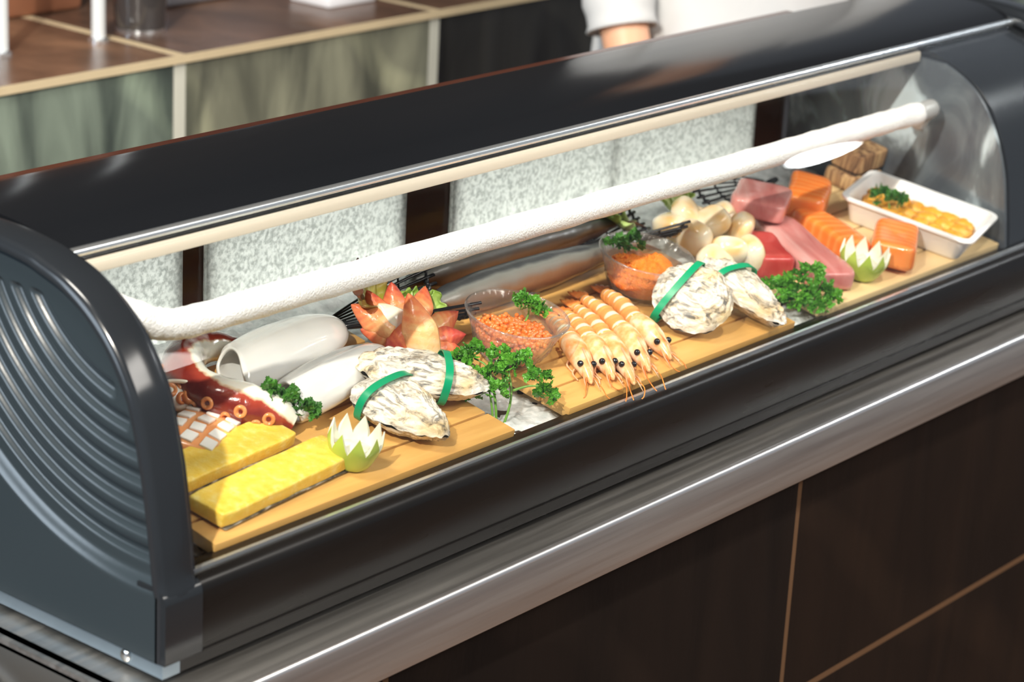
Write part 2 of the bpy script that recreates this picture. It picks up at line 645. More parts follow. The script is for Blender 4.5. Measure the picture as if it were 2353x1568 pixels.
def end_panel(x_face, sgn, parent, relief):
    C0 = Vector((0, 0.19, 0.0))
    NR = 290
    rows = [C0.lerp(p - n * 0.007, 1.0) for p, n in zip(O, NRM)]
    rows[0] = Vector((0, 0.007, 0.0))
    rows[-1] = Vector((0, 0.345, 0.0))
    vs, fs = [], []
    rings = [(1 - (1 - k / NR) ** 1.0) for k in range(1, NR + 1)]
    # finer angular sampling for the slots
    fine = []
    for a, b in zip(rows, rows[1:]):
        fine += [a, a.lerp(b, 0.5)]
    fine.append(rows[-1])
    n = len(fine)
    vs.append((x_face, C0.y, C0.z))
    for r in rings:
        for p in fine:
            q = C0.lerp(p, r)
            gx = 0.0
            if relief:
                edge = max(0.0, min(1.0, (1 - r) / 0.02))
                gx = groove_depth(q.y, q.z) * edge
            vs.append((x_face + sgn * gx, q.y, q.z))
    for k in range(n - 1):
        fs.append((0, 1 + k, 2 + k))
    for i in range(NR - 1):
        for k in range(n - 1):
            a = 1 + i * n + k
            fs.append((a, a + 1, a + n + 1, a + n))
    return mesh('end_panel', vs, fs, endm, parent)


def end_rim(x_face, sgn, parent):
    sec = [(0.0, 0.009), (0.0, 0.007), (0.0008, 0.0035), (0.003, 0.0008), (0.006, 0.0), (0.018, -0.0004), (0.030, 0.0), (0.0335, 0.001), (0.0355, 0.0035),
           (0.0375, 0.0075), (0.0395, 0.0088), (0.0425, 0.0095), (0.0432, 0.016)]
    m = len(sec)
    vs, fs = [], []
    for p, nn in zip(O, NRM):
        for x, i in sec:
            q = p - nn * i
            vs.append((x_face + sgn * x, q.y, max(q.z, 0.0)))
    for i in range(len(O) - 1):
        for k in range(m - 1):
            a = i * m + k
            fs.append((a, a + 1, a + m + 1, a + m))
    return mesh('end_rim', vs, fs, rimm, parent, ang=50)


end_panel(0.0, 1, case, True)
end_rim(0.0, 1, case)
end_panel(LEN, -1, case, False)
end_rim(LEN, -1, case)
# corner block of the base in front of the seam, and its twin at the far end
BASE = [(0.0006, 0.0), (0.0, 0.002), (0.0, 0.047), (0.0012, 0.0525), (0.0045, 0.0562), (0.009, 0.0578), (0.0125, 0.0582), (0.0140, 0.0586), (0.030, 0.0586), (0.030, 0.0)]
for xa, xb in ((0.0008, 0.0375), (LEN - 0.0375, LEN - 0.0008)):
    v, f = extr([(y - 0.0012, z) for y, z in BASE], xa, xb)
    mesh('corner_block', v, f, rimm, case, ang=40)
b = B().add(*extr(BASE, 0.0385, LEN - 0.0385))
b.add(*extr([(-0.0012, 0.0), (-0.0012, 0.0012), (0.002, 0.0022), (0.002, 0.0)], 0.0385, LEN - 0.0385))
b.make('base_rail', black, case, ang=40)
v, f = extr([(0.0118, 0.0580), (0.0118, 0.0606), (0.0148, 0.0610), (0.0148, 0.0580)], 0.0385, LEN - 0.0385)
mesh('glass_channel', v, f, trim_m, case, ang=30)
# recessed strip under the case, and its screw
v, f = box(0.003, 0.020, 0.004, 0.348, -0.0125, 0.0006)
sk = mesh('skirt_strip', v, f, alu, case, smooth=False)
v, f = box(0.020, LEN - 0.003, 0.0045, 0.348, -0.0125, 0.0006)
mesh('shaded_skirt_front', v, f, black, case, smooth=False)  # strip turned black along the front, for the shadow band under the case
vs, fs = ball((0.0022, 0.043, -0.0062), 0.0052, 16, 8, (0.35, 1, 1))
mesh('screw', vs, fs, screwm, sk)
for fx in (0.08, 0.75, LEN - 0.08):
    for fy in (0.04, 0.30):
        v, f = lathe([(0.014, -0.0175), (0.016, -0.012)], 20, True, True)
        mesh('foot', [(x + fx, y + fy, z) for x, y, z in v], f, gasket, case, ang=40)

# curved front glass
G = [(0.0145, 0.060), (0.0165, 0.079), (0.0235, 0.128), (0.0295, 0.153), (0.038, 0.176), (0.049, 0.1985), (0.0635, 0.2195), (0.084, 0.2375), (0.114, 0.253), (0.150, 0.2645)]
GS = [(p.y, p.z) for p in spline([(0, y, z) for y, z in G], 60)]
gn = []
for i in range(len(GS)):
    a, c = GS[max(i - 1, 0)], GS[min(i + 1, len(GS) - 1)]
    d = Vector((c[0] - a[0], c[1] - a[1])).normalized()
    gn.append((-d.y, d.x))
inner = [(y - n[0] * 0.0035, z - n[1] * 0.0035) for (y, z), n in zip(GS, gn)]
gl = glass('case_glass', (0.985, 0.992, 0.99), 1.33)
v, f = extr(GS + inner[::-1], 0.0425, LEN - 0.043)
mesh('front_glass', v, f, gl, case, ang=30)
# black gasket against the left end
v, f = extr([(y + 0.0004, z) for y, z in inner] + [(y - n[0] * 0.010, z - n[1] * 0.010) for (y, z), n in zip(GS, gn)][::-1], 0.040, 0.0475)
mesh('gasket', v, f, gasket, case, ang=40)
# lid: convex black top panel
LID = [(0.152, 0.2655), (0.158, 0.2705), (0.175, 0.2770), (0.20, 0.2812), (0.235, 0.2833), (0.27, 0.2825), (0.30, 0.2800), (0.312, 0.2785), (0.314, 0.2760), (0.30, 0.2700), (0.152, 0.2600)]
v, f = extr([(p.y, p.z) for p in spline([(0, y, z) for y, z in LID[:8]], 40)] + LID[8:], 0.040, LEN - 0.041)
mesh('lid', v, f, blacktop, case, ang=40)
v, f = extr([(0.1495, 0.2640), (0.1485, 0.2670), (0.1500, 0.2700), (0.1535, 0.2705), (0.1560, 0.2690), (0.1560, 0.2620)], 0.0425, LEN - 0.0425)
mesh('lid_edge_trim', v, f, trim_m, case, ang=60)
# cream lamp housing under the lid
v, f = box(0.048, 1.27, 0.1495, 0.172, 0.2475, 0.2590, 0.002)
mesh('lamp_housing', v, f, cream, case, ang=40)
# back: dark brown acrylic with four hammered silver panes
b = B()
for x0, x1, z0, z1 in ((0.044, 1.272, 0.02, 0.0715), (0.044, 1.272, 0.262, 0.275), (0.310, 0.348, 0.05, 0.27), (0.600, 0.681, 0.05, 0.27), (1.200, 1.272, 0.05, 0.27), (0.9365, 0.9385, 0.05, 0.27), (0.348, 0.600, 0.07, 0.087)):
    b.add(*box(x0, x1, 0.3230, 0.332, z0, z1))
back = b.make('rear_frame', redbrown, case, smooth=False)
hammer, nt, N, L, hb = nodes_of('hammered_glass_pane')
hb.inputs['Base Color'].default_value = (0.80, 0.81, 0.78, 1)
hb.inputs['Roughness'].default_value = 0.22
ht = N.new('ShaderNodeTexNoise')
ht.inputs['Scale'].default_value = 240
ht.inputs['Detail'].default_value = 3
htc = N.new('ShaderNodeTexCoord')
L.new(htc.outputs['Object'], ht.inputs['Vector'])
hbp = N.new('ShaderNodeBump')
hbp.inputs['Strength'].default_value = 1.0
hbp.inputs['Distance'].default_value = 0.004
L.new(ht.outputs['Fac'], hbp.inputs['Height'])
L.new(hbp.outputs[0], hb.inputs['Normal'])
htr = N.new('ShaderNodeBsdfTranslucent')
hrp = N.new('ShaderNodeValToRGB')
hrp.color_ramp.elements[0].position, hrp.color_ramp.elements[0].color = 0.35, (0.50, 0.52, 0.50, 1)
hrp.color_ramp.elements[1].position, hrp.color_ramp.elements[1].color = 0.60, (0.97, 0.98, 0.95, 1)
L.new(ht.outputs['Fac'], hrp.inputs[0])
L.new(hrp.outputs[0], htr.inputs[0])
hmx = N.new('ShaderNodeMixShader')
hmx.inputs[0].default_value = 0.62
L.new(hb.outputs[0], hmx.inputs[1])
L.new(htr.outputs[0], hmx.inputs[2])
L.new(hmx.outputs[0], [n for n in N if n.type == 'OUTPUT_MATERIAL'][0].inputs[0])


def pane(x0, x1, z0, z1, cut):
    pts = [(x0, z1), (x1, z1), (x1, z0 + (cut if cut > 0 else 0)), (x1 - (cut if cut > 0 else 0.001), z0), (x0 - (cut if cut < 0 else -0.001), z0), (x0, z0 - (cut if cut < 0 else 0))]
    n = len(pts)
    vs = [(x, 0.3180, z) for x, z in pts] + [(x, 0.3220, z) for x, z in pts]
    fs = [tuple(range(n)), tuple(range(n, 2 * n))] + [(i, (i + 1) % n, n + (i + 1) % n, n + i) for i in range(n)]
    return mesh('rear_pane', vs, fs, hammer, case, smooth=False)


pane(0.046, 0.315, 0.06, 0.268, 0.0)
pane(0.3435, 0.607, 0.085, 0.268, 0.018)
pane(0.675, 0.936, 0.072, 0.255, -0.012)
pane(0.939, 1.205, 0.072, 0.262, 0.0)
# right inner end plate with frost, and the housing beyond it
frost = mat('clouded_end_plate', [(0.40, (0.075, 0.085, 0.10)), (0.52, (0.14, 0.16, 0.175)), (0.62, (0.55, 0.64, 0.69))], ns=14, det=5, dist=0.8, scale=(1, 1.0, 0.7), rough=0.25, spec=0.6)
pl_prof = [(y + 0.0045, z - 0.0015) for y, z in inner[:-6]]
v, f = extr(pl_prof + [(0.318, 0.262), (0.318, 0.03), (0.02, 0.03)], 1.274, 1.279)
mesh('inner_end_plate', v, f, frost, case, smooth=False)
hous = mat('black_housing', (0.010, 0.012, 0.015), rough=0.25, spec=0.5)
v, f = extr([(y + 0.002, z) for y, z in inner] + [(0.32, 0.262), (0.32, 0.02), (0.02, 0.02)], 1.281, LEN - 0.044)
mesh('compressor_housing', v, f, hous, case, ang=40)
# inner tray the ice lies in
trayb = mat('dark_inner_tray', (0.02, 0.018, 0.016), rough=0.3)
v, f = extr([(0.0125, 0.030), (0.0165, 0.050), (0.022, 0.0445), (0.318, 0.0945), (0.318, 0.030)], 0.046, 1.274)
mesh('inner_tray', v, f, trayb, case, ang=20)
# frosted evaporator pipe
frostpipe = mat('white_frost', [(0.3, (0.90, 0.90, 0.89)), (0.7, (0.96, 0.96, 0.95))], ns=80, rough=0.75, bump=0.9, bs=500, sss=0.3, sssr=(1, 1, 1), sssscale=0.004)
pts = [(0.047, 0.124, 0.238), (0.058, 0.118, 0.231), (0.073, 0.112, 0.222), (0.092, 0.109, 0.2135), (0.115, 0.108, 0.2088), (0.150, 0.108, 0.2075), (0.30, 0.108, 0.207), (0.60, 0.108, 0.207), (0.90, 0.1085, 0.2068), (1.10, 0.109, 0.2065), (1.205, 0.110, 0.206)]
path = spline(pts, 140)
vs, fs, ts, an = tube(path, 0.0122, 20)
vs = [p + (p - path[min(i // 20, 139)]).normalized() * (0.0011 * noise.noise(p * 70) + 0.0007 * noise.noise(p * 260)) for i, p in enumerate(vs)]
pipe = mesh('evaporator_pipe', vs, fs, frostpipe, case)
vs, fs, ts, an = tube(spline([(1.205, 0.110, 0.206), (1.232, 0.112, 0.206), (1.245, 0.118, 0.203), (1.250, 0.128, 0.195), (1.250, 0.136, 0.18)], 16), 0.0105, 16)
bare = mat('bare_pipe', (0.55, 0.55, 0.54), rough=0.35, metal=0.3)
mesh('pipe_bend', vs, fs, bare, case)

# ------------------------------------------------------------------ ice
ice_m = mat('crushed_ice', [(0.35, (0.62, 0.66, 0.66)), (0.65, (0.86, 0.88, 0.88))], ns=90, rough=0.18, spec=0.6, bump=0.8, bs=120, sss=0.5, sssr=(1, 1, 1), sssscale=0.02)
nx, ny = 300, 70
vs, fs = [], []
for j in range(ny):
    for i in range(nx):
        x = 0.05 + 1.22 * i / (nx - 1)
        y = 0.019 + 0.29 * j / (ny - 1)
        p = Vector((x, y, 0))
        h = -0.0195 + 0.0045 * noise.noise(p * 45) + 0.0035 * noise.noise(p * 130) + 0.003 * noise.noise(p * 14)
        if y < 0.026:
            h -= (0.026 - y) * 0.9
        vs.append(on(x, y, h))
for j in range(ny - 1):
    for i in range(nx - 1):
        a = j * nx + i
        fs.append((a, a + 1, a + nx + 1, a + nx))
prop(mesh('crushed_ice', vs, fs, ice_m), 'bed of crushed ice showing between the wooden boards', 'ice', kind='stuff')

# ------------------------------------------------------------------ wooden serving boards
wood = mat('board_wood', [(0.25, (0.60, 0.31, 0.085)), (0.5, (0.70, 0.39, 0.115)), (0.75, (0.77, 0.46, 0.15))], ns=5, det=6, dist=0.4, scale=(1.2, 16, 10), rough=0.42, bump=0.1, bs=60, bscale=(0.6, 14, 14))
wood_pale = mat('board_wood_pale', [(0.25, (0.72, 0.50, 0.24)), (0.75, (0.82, 0.62, 0.33))], ns=5, det=6, dist=0.4, scale=(1.2, 16, 10), rough=0.42, bump=0.1, bs=60, bscale=(0.6, 14, 14))


def board(x0, x1, label, m):
    o = on((x0 + x1) / 2, 0.026)
    r = thing('serving_board', label, 'board', o, RT, 'slatted wooden serving boards on the ice')
    L = x1 - x0
    y = 0.0
    widths = (0.034, 0.036, 0.036, 0.036, 0.036, 0.034)
    for k, wd in enumerate(widths):
        e = random.uniform(-0.0006, 0.0006)
        v, f = box(-L / 2 + e, L / 2 + e, y, y + wd - 0.0022, -0.011, 0.0, 0.0012, 2)
        pl_ = mesh('plank', v, f, m, r, ang=40)
        y += wd
    for sx in (-1, 1):
        v, f = box(sx * (L / 2 - 0.05) - 0.012, sx * (L / 2 - 0.05) + 0.012, 0.004, y - 0.006, -0.019, -0.011, 0.001)
        mesh('batten', v, f, m, r, ang=40)
    return r


board(0.076, 0.426, 'wooden slatted board under the squid and yellow roe blocks', wood)
board(0.501, 0.859, 'wooden slatted board under the prawns and glass bowls', wood)
board(0.912, 1.268, 'pale wooden slatted board under the tuna, salmon and white tray', wood_pale)

# ------------------------------------------------------------------ yellow roe blocks
roe_y = mat('pressed_yellow_roe', [(0.30, (0.84, 0.54, 0.05)), (0.55, (0.88, 0.62, 0.10)), (0.75, (0.92, 0.74, 0.26))], ns=120, det=5, rough=0.32, bump=0.35, bs=420, sss=0.25, sssr=(1, .7, .15), sssscale=0.006)
skin_d = mat('dark_fish_skin', [(0.40, (0.035, 0.03, 0.022)), (0.55, (0.20, 0.16, 0.10)), (0.68, (0.50, 0.45, 0.36))], ns=70, dist=1.0, rough=0.3)


def roe_block(x, y, hd, L, W, H, label):
    r = thing('yellow_roe_block', label, 'roe block', on(x, y), turn(hd), 'pressed yellow herring roe blocks')
    nxx, nyy = 40, 14
    vs, fs = [], []
    bm = bmesh.new()
    vv, ff = box(-L / 2, L / 2, -W / 2, W / 2, 0.003, H, 0.002, 3)
    for q in vv:
        bm.verts.new(q)
    bm.verts.ensure_lookup_table()
    for q in ff:
        bm.faces.new([bm.verts[i] for i in q])
    bmesh.ops.subdivide_edges(bm, edges=[e for e in bm.edges if e.calc_length() > 0.02], cuts=14, use_grid_fill=True)
    bm.verts.index_update()
    for q in bm.verts:
        c = q.co
        # blunt tapering ends and a slightly wavy body
        e = max(0.0, abs(c.x) / (L / 2) - 0.82) / 0.18
        c.y *= 1 - 0.10 * e * e
        c.z += 0.0008 * noise.noise(Vector((c.x * 30, c.y * 30, 3)))
        c.y += 0.0012 * noise.noise(Vector((c.x * 22, 1.0, 5)))
    vs = [q.co.copy() for q in bm.verts]
    fs = [tuple(q.index for q in fc.verts) for fc in bm.faces]
    bm.free()
    mesh('roe_slab', vs, fs, roe_y, r, ang=50)
    # skin along the underside, showing at the front edge
    n = 40
    vs, fs = [], []
    for i in range(n):
        xx = -L / 2 + 0.004 + (L - 0.012) * i / (n - 1)
        z1 = 0.0018 + 0.0026 * max(0.0, sin(PI * i / (n - 1)) + 0.4 * noise.noise(Vector((xx * 60, 0, 0))))
        for yy, zz in ((-W / 2 - 0.0006, z1), (-W / 2 + 0.001, 0.0), (W / 2 - 0.001, 0.0), (W / 2 + 0.0006, z1)):
            vs.append((xx, yy, zz))
    for i in range(n - 1):
        for k in range(4):
            a, c = i * 4 + k, i * 4 + (k + 1) % 4
            fs.append((a, c, c + 4, a + 4))
    fs += [(0, 1, 2, 3), tuple(range(4 * n - 4, 4 * n))]
    prop(mesh('fish_skin', vs, fs, skin_d, r), 'dark silvery skin under the yellow roe')
    return r


roe_block(0.169, 0.0608, 5.3, 0.160, 0.038, 0.0155, 'yellow roe block lying in front, nearest the case glass')
roe_block(0.160, 0.1085, 4.6, 0.140, 0.037, 0.0150, 'yellow roe block lying behind the front one, next to the octopus')

# ------------------------------------------------------------------ scored squid
cubes_w = mat('scored_white', (0.90, 0.87, 0.82), rough=0.28, sss=0.3, sssr=(1, .8, .7), sssscale=0.004)
cubes_o = mat('orange_flesh', [(0.3, (0.80, 0.30, 0.10)), (0.7, (0.88, 0.44, 0.20))], ns=40, rough=0.22, sss=0.3, sssscale=0.005)
r = thing('scored_squid', 'orange scored squid cut into small white topped squares, beside the octopus', 'squid', on(0.168, 0.142), turn(24, 4))
vs, fs = ball((0, 0, 0.007), 1.0, 28, 14, (0.036, 0.026, 0.0095), 0.55, 0.06, 40)
mesh('flesh', vs, fs, cubes_o, r)
for i in range(4):
    for j in range(3):
        a = (i - 1.5) * 0.0172
        c = (j - 1) * 0.0165
        zz = 0.0155 - 3.2 * a * a - 3.0 * c * c + random.uniform(-.0008, .0008)
        v, f = box(-0.0060, 0.0060, -0.0056, 0.0056, 0.0012, 0.0038, 0.0010, 2)
        bb = B()
        M3 = Matrix.Rotation(random.uniform(-.15, .15), 3, 'Z') @ Matrix.Rotation(a * 9, 3, 'Y') @ Matrix.Rotation(-c * 9, 3, 'X')
        bb.add([M3 @ p + Vector((a, c, zz)) for p in v], f)
        bb.make('white_square', cubes_w, r, ang=40)
        v, f = box(-0.0066, 0.0066, -0.0062, 0.0062, -0.006, 0.0016, 0.0012, 2)
        mesh('orange_block', [M3 @ p + Vector((a, c, zz)) for p in v], f, cubes_o, r, ang=40)
for k, (a, c) in enumerate(((-0.018, -0.026), (0.0, -0.027), (0.018, -0.026), (0.036, -0.006), (0.037, 0.011))):
    pass

# ------------------------------------------------------------------ octopus
octo_m = mat('octopus_skin', [(0.0, (0.20, 0.028, 0.016)), (0.25, (0.18, 0.020, 0.014)), (0.50, (0.38, 0.055, 0.03)), (0.56, (0.80, 0.62, 0.42)), (0.60, (0.88, 0.84, 0.72)), (1.0, (0.94, 0.91, 0.82))],
             src='a:t', wob=0.22, wobs=95, rough=0.16, coat=0.4, bump=0.25, bs=160, sss=0.2, sssscale=0.004)
sucker_m = mat('octopus_sucker', [(0.3, (0.62, 0.20, 0.06)), (0.7, (0.78, 0.34, 0.13))], ns=60, rough=0.18, sss=0.25, sssscale=0.004)


def sucker(parent, c, nrm, r):
    """ring shaped cup"""
    n = Vector(nrm).normalized()
    u = n.orthogonal().normalized()
    w_ = n.cross(u)
    prof = [(1.0, -0.6), (1.06, 0.0), (1.0, 0.35), (0.8, 0.5), (0.6, 0.42), (0.42, 0.1), (0.25, -0.05), (0.001, -0.1)]
    vs, fs = lathe(prof, 18, True, False)
    mesh('sucker', [Vector(c) + (u * x + w_ * y + n * z) * r for x, y, z in vs], fs, sucker_m, parent)


def tentacle(name, label, pts, rad, seg=28, n=90, up=(0, 0, 1), inner=(0.0, 0.0), group=None):
    o = Vector(pts[0])
    r = thing(name, label, 'octopus', o, None, group)
    path = spline([Vector(p) - o for p in pts], n)
    R = [interp(rad, i / (n - 1)) for i in range(n)]
    vs, fs, ts, an = tube(path, R, seg, True, 1.0, up)
    tt = []
    out = []
    for i, p in enumerate(vs):
        c = path[i // seg]
        a = an[i]
        d = (p - c).normalized()
        # angle from the inner side of the bend
        q = (i // seg) / (n - 1)
        tt.append(0.5 + 0.5 * cos(2 * PI * (a - inner[0] * (1 - q) - inner[1] * q)))
        k = 0.0006 * noise.noise(p * 160) + 0.0012 * noise.noise(p * 55)
        out.append(p + d * k)
    body = mesh('tentacle', out, fs, octo_m, r, t=tt)
    return r, path, R, o


# main leg: curls behind the squid and comes forward, white cut flesh on the inside of the curl
octp = [on(0.300, 0.232, 0.010), on(0.272, 0.236, 0.014), on(0.240, 0.230, 0.018), on(0.215, 0.212, 0.020), on(0.203, 0.187, 0.020), on(0.206, 0.162, 0.019), on(0.219, 0.141, 0.0185), on(0.234, 0.124, 0.015), on(0.244, 0.112, 0.010)]
r, path, R, o = tentacle('octopus_tentacle', 'purple red octopus tentacle with white flesh curled beside the white squids', octp,
                         [0.007, 0.013, 0.0165, 0.018, 0.018, 0.0185, 0.019, 0.017, 0.009], inner=(-0.42, -0.08))
for k in range(9):
    i = 36 + k * 5
    p = path[i]
    d = (path[i + 1] - path[i - 1]).normalized()
    side = d.cross(Vector((0, 0, 1))).normalized()
    lo = -0.35 if k % 2 else 0.10
    nr = (side + Vector((0, 0, lo))).normalized()
    if nr.dot(Vector((-1, -0.6, 0.3))) < 0:
        nr = (-side + Vector((0, 0, lo))).normalized()
    sucker(r, p + nr * (R[i] * 0.97), nr, 0.0042 if k % 2 else 0.0052)
# second piece near the left end
octp2 = [on(0.092, 0.175, 0.012), on(0.118, 0.190, 0.013), on(0.150, 0.198, 0.014), on(0.178, 0.190, 0.0145), on(0.192, 0.172, 0.010)]
r, path, R, o = tentacle('octopus_tentacle', 'orange brown octopus tip with round suckers, half hidden by the end panel', octp2, [0.013, 0.0145, 0.014, 0.012, 0.006], inner=(0.22, 0.22))
for k in range(9):
    i = 22 + k * 7
    if i > 84:
        break
    p = path[i]
    nr = Vector((-0.35 + 0.05 * k, -0.75, 0.65 - 0.5 * (k % 2))).normalized()
    sucker(r, p + nr * (R[i] * 0.95), nr, 0.0062 if k % 2 == 0 else 0.005)
vs, fs, ts, an = tube(spline([on(0.165, 0.186, 0.030) - o, on(0.176, 0.184, 0.0305) - o, on(0.188, 0.178, 0.0295) - o, on(0.199, 0.170, 0.026) - o], 14), [0.0022] * 4 + [0.0024] * 6 + [0.0016] * 4, 8, True, 0.6)
cream_m = mat('cream_flesh', (0.88, 0.82, 0.68), rough=0.3, sss=0.2, sssscale=0.003)
prop(mesh('flesh_strip', vs, fs, cream_m, r), 'thin cream strip of cut flesh')

# ------------------------------------------------------------------ white squids
squid_m = mat('squid_flesh', [(0.35, (0.78, 0.765, 0.72)), (0.65, (0.86, 0.85, 0.82))], ns=7, rough=0.13, spec=0.6, coat=0.3, sss=0.35, sssr=(1, .9, .75), sssscale=0.01)


def squid(base0, base1, rad, label, ridge, nub):
    d = base1 - base0
    L = d.length
    hd = math.degrees(math.atan2(d.y, d.x))
    r = thing('squid_tube', label, 'squid', base0, turn(hd), 'raw white squid tubes')
    n, seg = 44, 40
    vs, fs = [], []
    for layer in (0, 1):
        for i in range(n):
            u = i / (n - 1)
            x = L * u
            if u < 0.12:
                k = 0.90 + 0.1 * u / 0.12
            elif u < 0.55:
                k = 1.0 + 0.05 * sin((u - 0.12) / 0.43 * PI)
            else:
                q = (u - 0.55) / 0.45
                k = math.sqrt(max(0.0, 1 - q ** 2.6)) * 0.96 + 0.04 * (1 - q)
            R = rad * max(0.06, k) - layer * 0.0028
            R = max(R, 0.0005)
            for s in range(seg):
                a = 2 * PI * s / seg
                y = cos(a) * R * 1.12
                z = sin(a) * R * (0.88 if sin(a) > 0 else 0.62)
                # long soft fold on the top
                z += 0.0035 * ridge * math.exp(-((y / rad + 0.15) / 0.35) ** 2) * (1 if sin(a) > 0 else 0) * k
                z -= 0.0030 * ridge * math.exp(-((y / rad - 0.42) / 0.22) ** 2) * (1 if sin(a) > 0 else 0) * sin(PI * min(1, u * 1.1))
                xx = x
                if i == 0:
                    xx += 0.010 * cos(a) + 0.004 * sin(2 * a)
                elif i < 5:
                    xx += (0.010 * cos(a) + 0.004 * sin(2 * a)) * (1 - i / 5)
                z += 0.0008 * noise.noise(Vector((x * 30, y * 40, z * 40)))
                vs.append((xx, y + 0.004 * sin(u * 2.6), z + rad * 0.62))
    for layer in (0, 1):
        o = layer * n * seg
        for i in range(n - 1):
            for s in range(seg):
                s2 = (s + 1) % seg
                fs.append((o + i * seg + s, o + i * seg + s2, o + (i + 1) * seg + s2, o + (i + 1) * seg + s))
    for s in range(seg):
        s2 = (s + 1) % seg
        fs.append((s, s2, n * seg + s2, n * seg + s))
    fs.append(tuple((n - 1) * seg + s for s in range(seg)))
    mesh('mantle', vs, fs, squid_m, r)
    return r


squid(on(0.250, 0.190), on(0.398, 0.206), 0.0255, 'white squid tube lying behind, its mouth against the octopus', 0.55, 1)
squid(on(0.258, 0.134), on(0.402, 0.157), 0.0215, 'white squid tube lying in front, next to the oysters', 1.0, 0)

# ------------------------------------------------------------------ parsley
leaf_m = mat('parsley_leaf', [(0.3, (0.05, 0.20, 0.014)), (0.55, (0.10, 0.34, 0.025)), (0.8, (0.20, 0.47, 0.05))], ns=60, rough=0.4, spec=0.4, sss=0.15, sssr=(.4, 1, .1), sssscale=0.003)
leaf_d = mat('parsley_leaf_dark', [(0.3, (0.022, 0.10, 0.012)), (0.7, (0.07, 0.24, 0.025))], ns=60, rough=0.4, spec=0.4)
stem_m = mat('parsley_stem', (0.17, 0.38, 0.06), rough=0.4)


def leaflet(b, c, d, up, s):
    """one curly lobed leaflet: three toothed lobes with raised edges"""
    d = d.normalized()
    w_ = d.cross(up)
    if w_.length < 1e-4:
        w_ = d.orthogonal()
    w_.normalize()
    up = w_.cross(d).normalized()
    for ang in (-0.85, 0.0, 0.85):
        dd = d * cos(ang) + w_ * sin(ang)
        ww = dd.cross(up).normalized()
        l = s * (1.0 if ang == 0 else 0.8)
        wd = s * 0.42
        pts = [(0.05, 0.0), (0.35, 0.55), (0.52, 0.42), (0.68, 1.0), (0.78, 0.55), (1.0, 0.35), (0.93, 0.0), (1.0, -0.35), (0.78, -0.55), (0.68, -1.0), (0.52, -0.42), (0.35, -0.55)]
        vs = [c + dd * (0.55 * l) - up * (0.06 * s)]
        for x, y in pts:
            lift = (0.10 * abs(y) + random.uniform(-0.09, 0.12)) * s
            vs.append(c + dd * (x * l) + ww * (y * wd) + up * lift)
        fs = [(0, i, i % 12 + 1) for i in range(1, 13)]
        b.add(vs, fs)


def rnd_dir(zmin=-0.2):
    while True:
        p = Vector((random.uniform(-1, 1), random.uniform(-1, 1), random.uniform(-1, 1)))
        if 0.1 < p.length < 1 and p.normalized().z > zmin:
            return p.normalized()


def clump(c, r, n, s, zmin=-0.1, sq=(1, 1, 1)):
    b = B()
    for k in range(n):
        d = rnd_dir(zmin)
        p = Vector(c) + Vector((d.x * r * sq[0], d.y * r * sq[1], d.z * r * sq[2])) * random.uniform(0.35, 1.0)
        leaflet(b, p, (d + Vector((0, 0, 0.3)) + 0.6 * rnd_dir(-1)).normalized(), rnd_dir(-1), s * random.uniform(0.75, 1.2))
    return b


def parsley(name, label, base, rot, heads, stems, m, s, per):
    r = thing(name, label, 'parsley', base, rot, 'curly parsley garnishes')
    for st in stems:
        vs, fs, ts, an = tube(spline(st, 10), [0.0013 - 0.0006 * i / 9 for i in range(10)], 7)
        mesh('stem', vs, fs, stem_m, r)
    for c, rad in heads:
        clump(c, rad, per, s).make('leaf_cluster', m, r, smooth=False)
    return r


parsley('parsley_sprig', 'small dark parsley tuft lying against the front white squid', on(0.246, 0.122, 0.004), turn(0),
        [((-0.014, 0.014, 0.024), 0.010), ((-0.002, 0.002, 0.021), 0.011), ((0.008, -0.009, 0.013), 0.010)],
        [[(0, 0, 0.002), (-0.006, 0.010, 0.008), (-0.010, 0.018, 0.014)]], leaf_d, 0.0085, 22)
# tall sprig standing in the ice between the boards; its local frame is plain world axes
base = on(0.452, 0.060, -0.018)
hd_ = [((-0.030, 0.045, 0.047), 0.007), ((-0.018, 0.038, 0.050), 0.008), ((-0.002, 0.036, 0.055), 0.009), ((0.012, 0.018, 0.053), 0.010), ((0.020, 0.004, 0.050), 0.010), ((0.004, 0.010, 0.042), 0.009),
       ((-0.012, 0.018, 0.038), 0.010), ((-0.010, 0.002, 0.030), 0.010), ((0.022, -0.018, 0.040), 0.008), ((0.026, -0.022, 0.026), 0.009), ((-0.020, 0.020, 0.026), 0.008), ((0.008, 0.000, 0.050), 0.008)]
st_ = [[(0, 0, 0), (0.004, -0.002, 0.016), (0.010, 0.002, 0.030), (0.014, 0.010, 0.046)], [(0.010, 0.0, 0.028), (0.017, -0.010, 0.033), (0.023, -0.019, 0.034)],
       [(-0.008, 0.006, -0.002), (-0.010, 0.006, 0.014), (-0.010, 0.010, 0.030)], [(-0.006, 0.004, 0), (-0.006, 0.006, 0.02), (0.0, 0.02, 0.045), (-0.004, 0.034, 0.052)], [(-0.01, 0.010, 0.030), (-0.018, 0.03, 0.04), (-0.028, 0.043, 0.045)]]
parsley('parsley_sprig', 'tall leggy parsley sprig standing in the ice between two boards', base, None, hd_, st_, leaf_m, 0.0078, 20)
parsley('parsley_sprig', 'bright parsley tuft on the glass bowl of salmon roe', on(0.546, 0.116, 0.033), turn(0),
        [((0, 0, 0.010), 0.010), ((0.010, -0.007, 0.006), 0.008), ((-0.004, 0.004, 0.014), 0.008)], [[(0, 0, -0.004), (0.002, 0, 0.003), (0, 0, 0.01)]], leaf_m, 0.0068, 22)
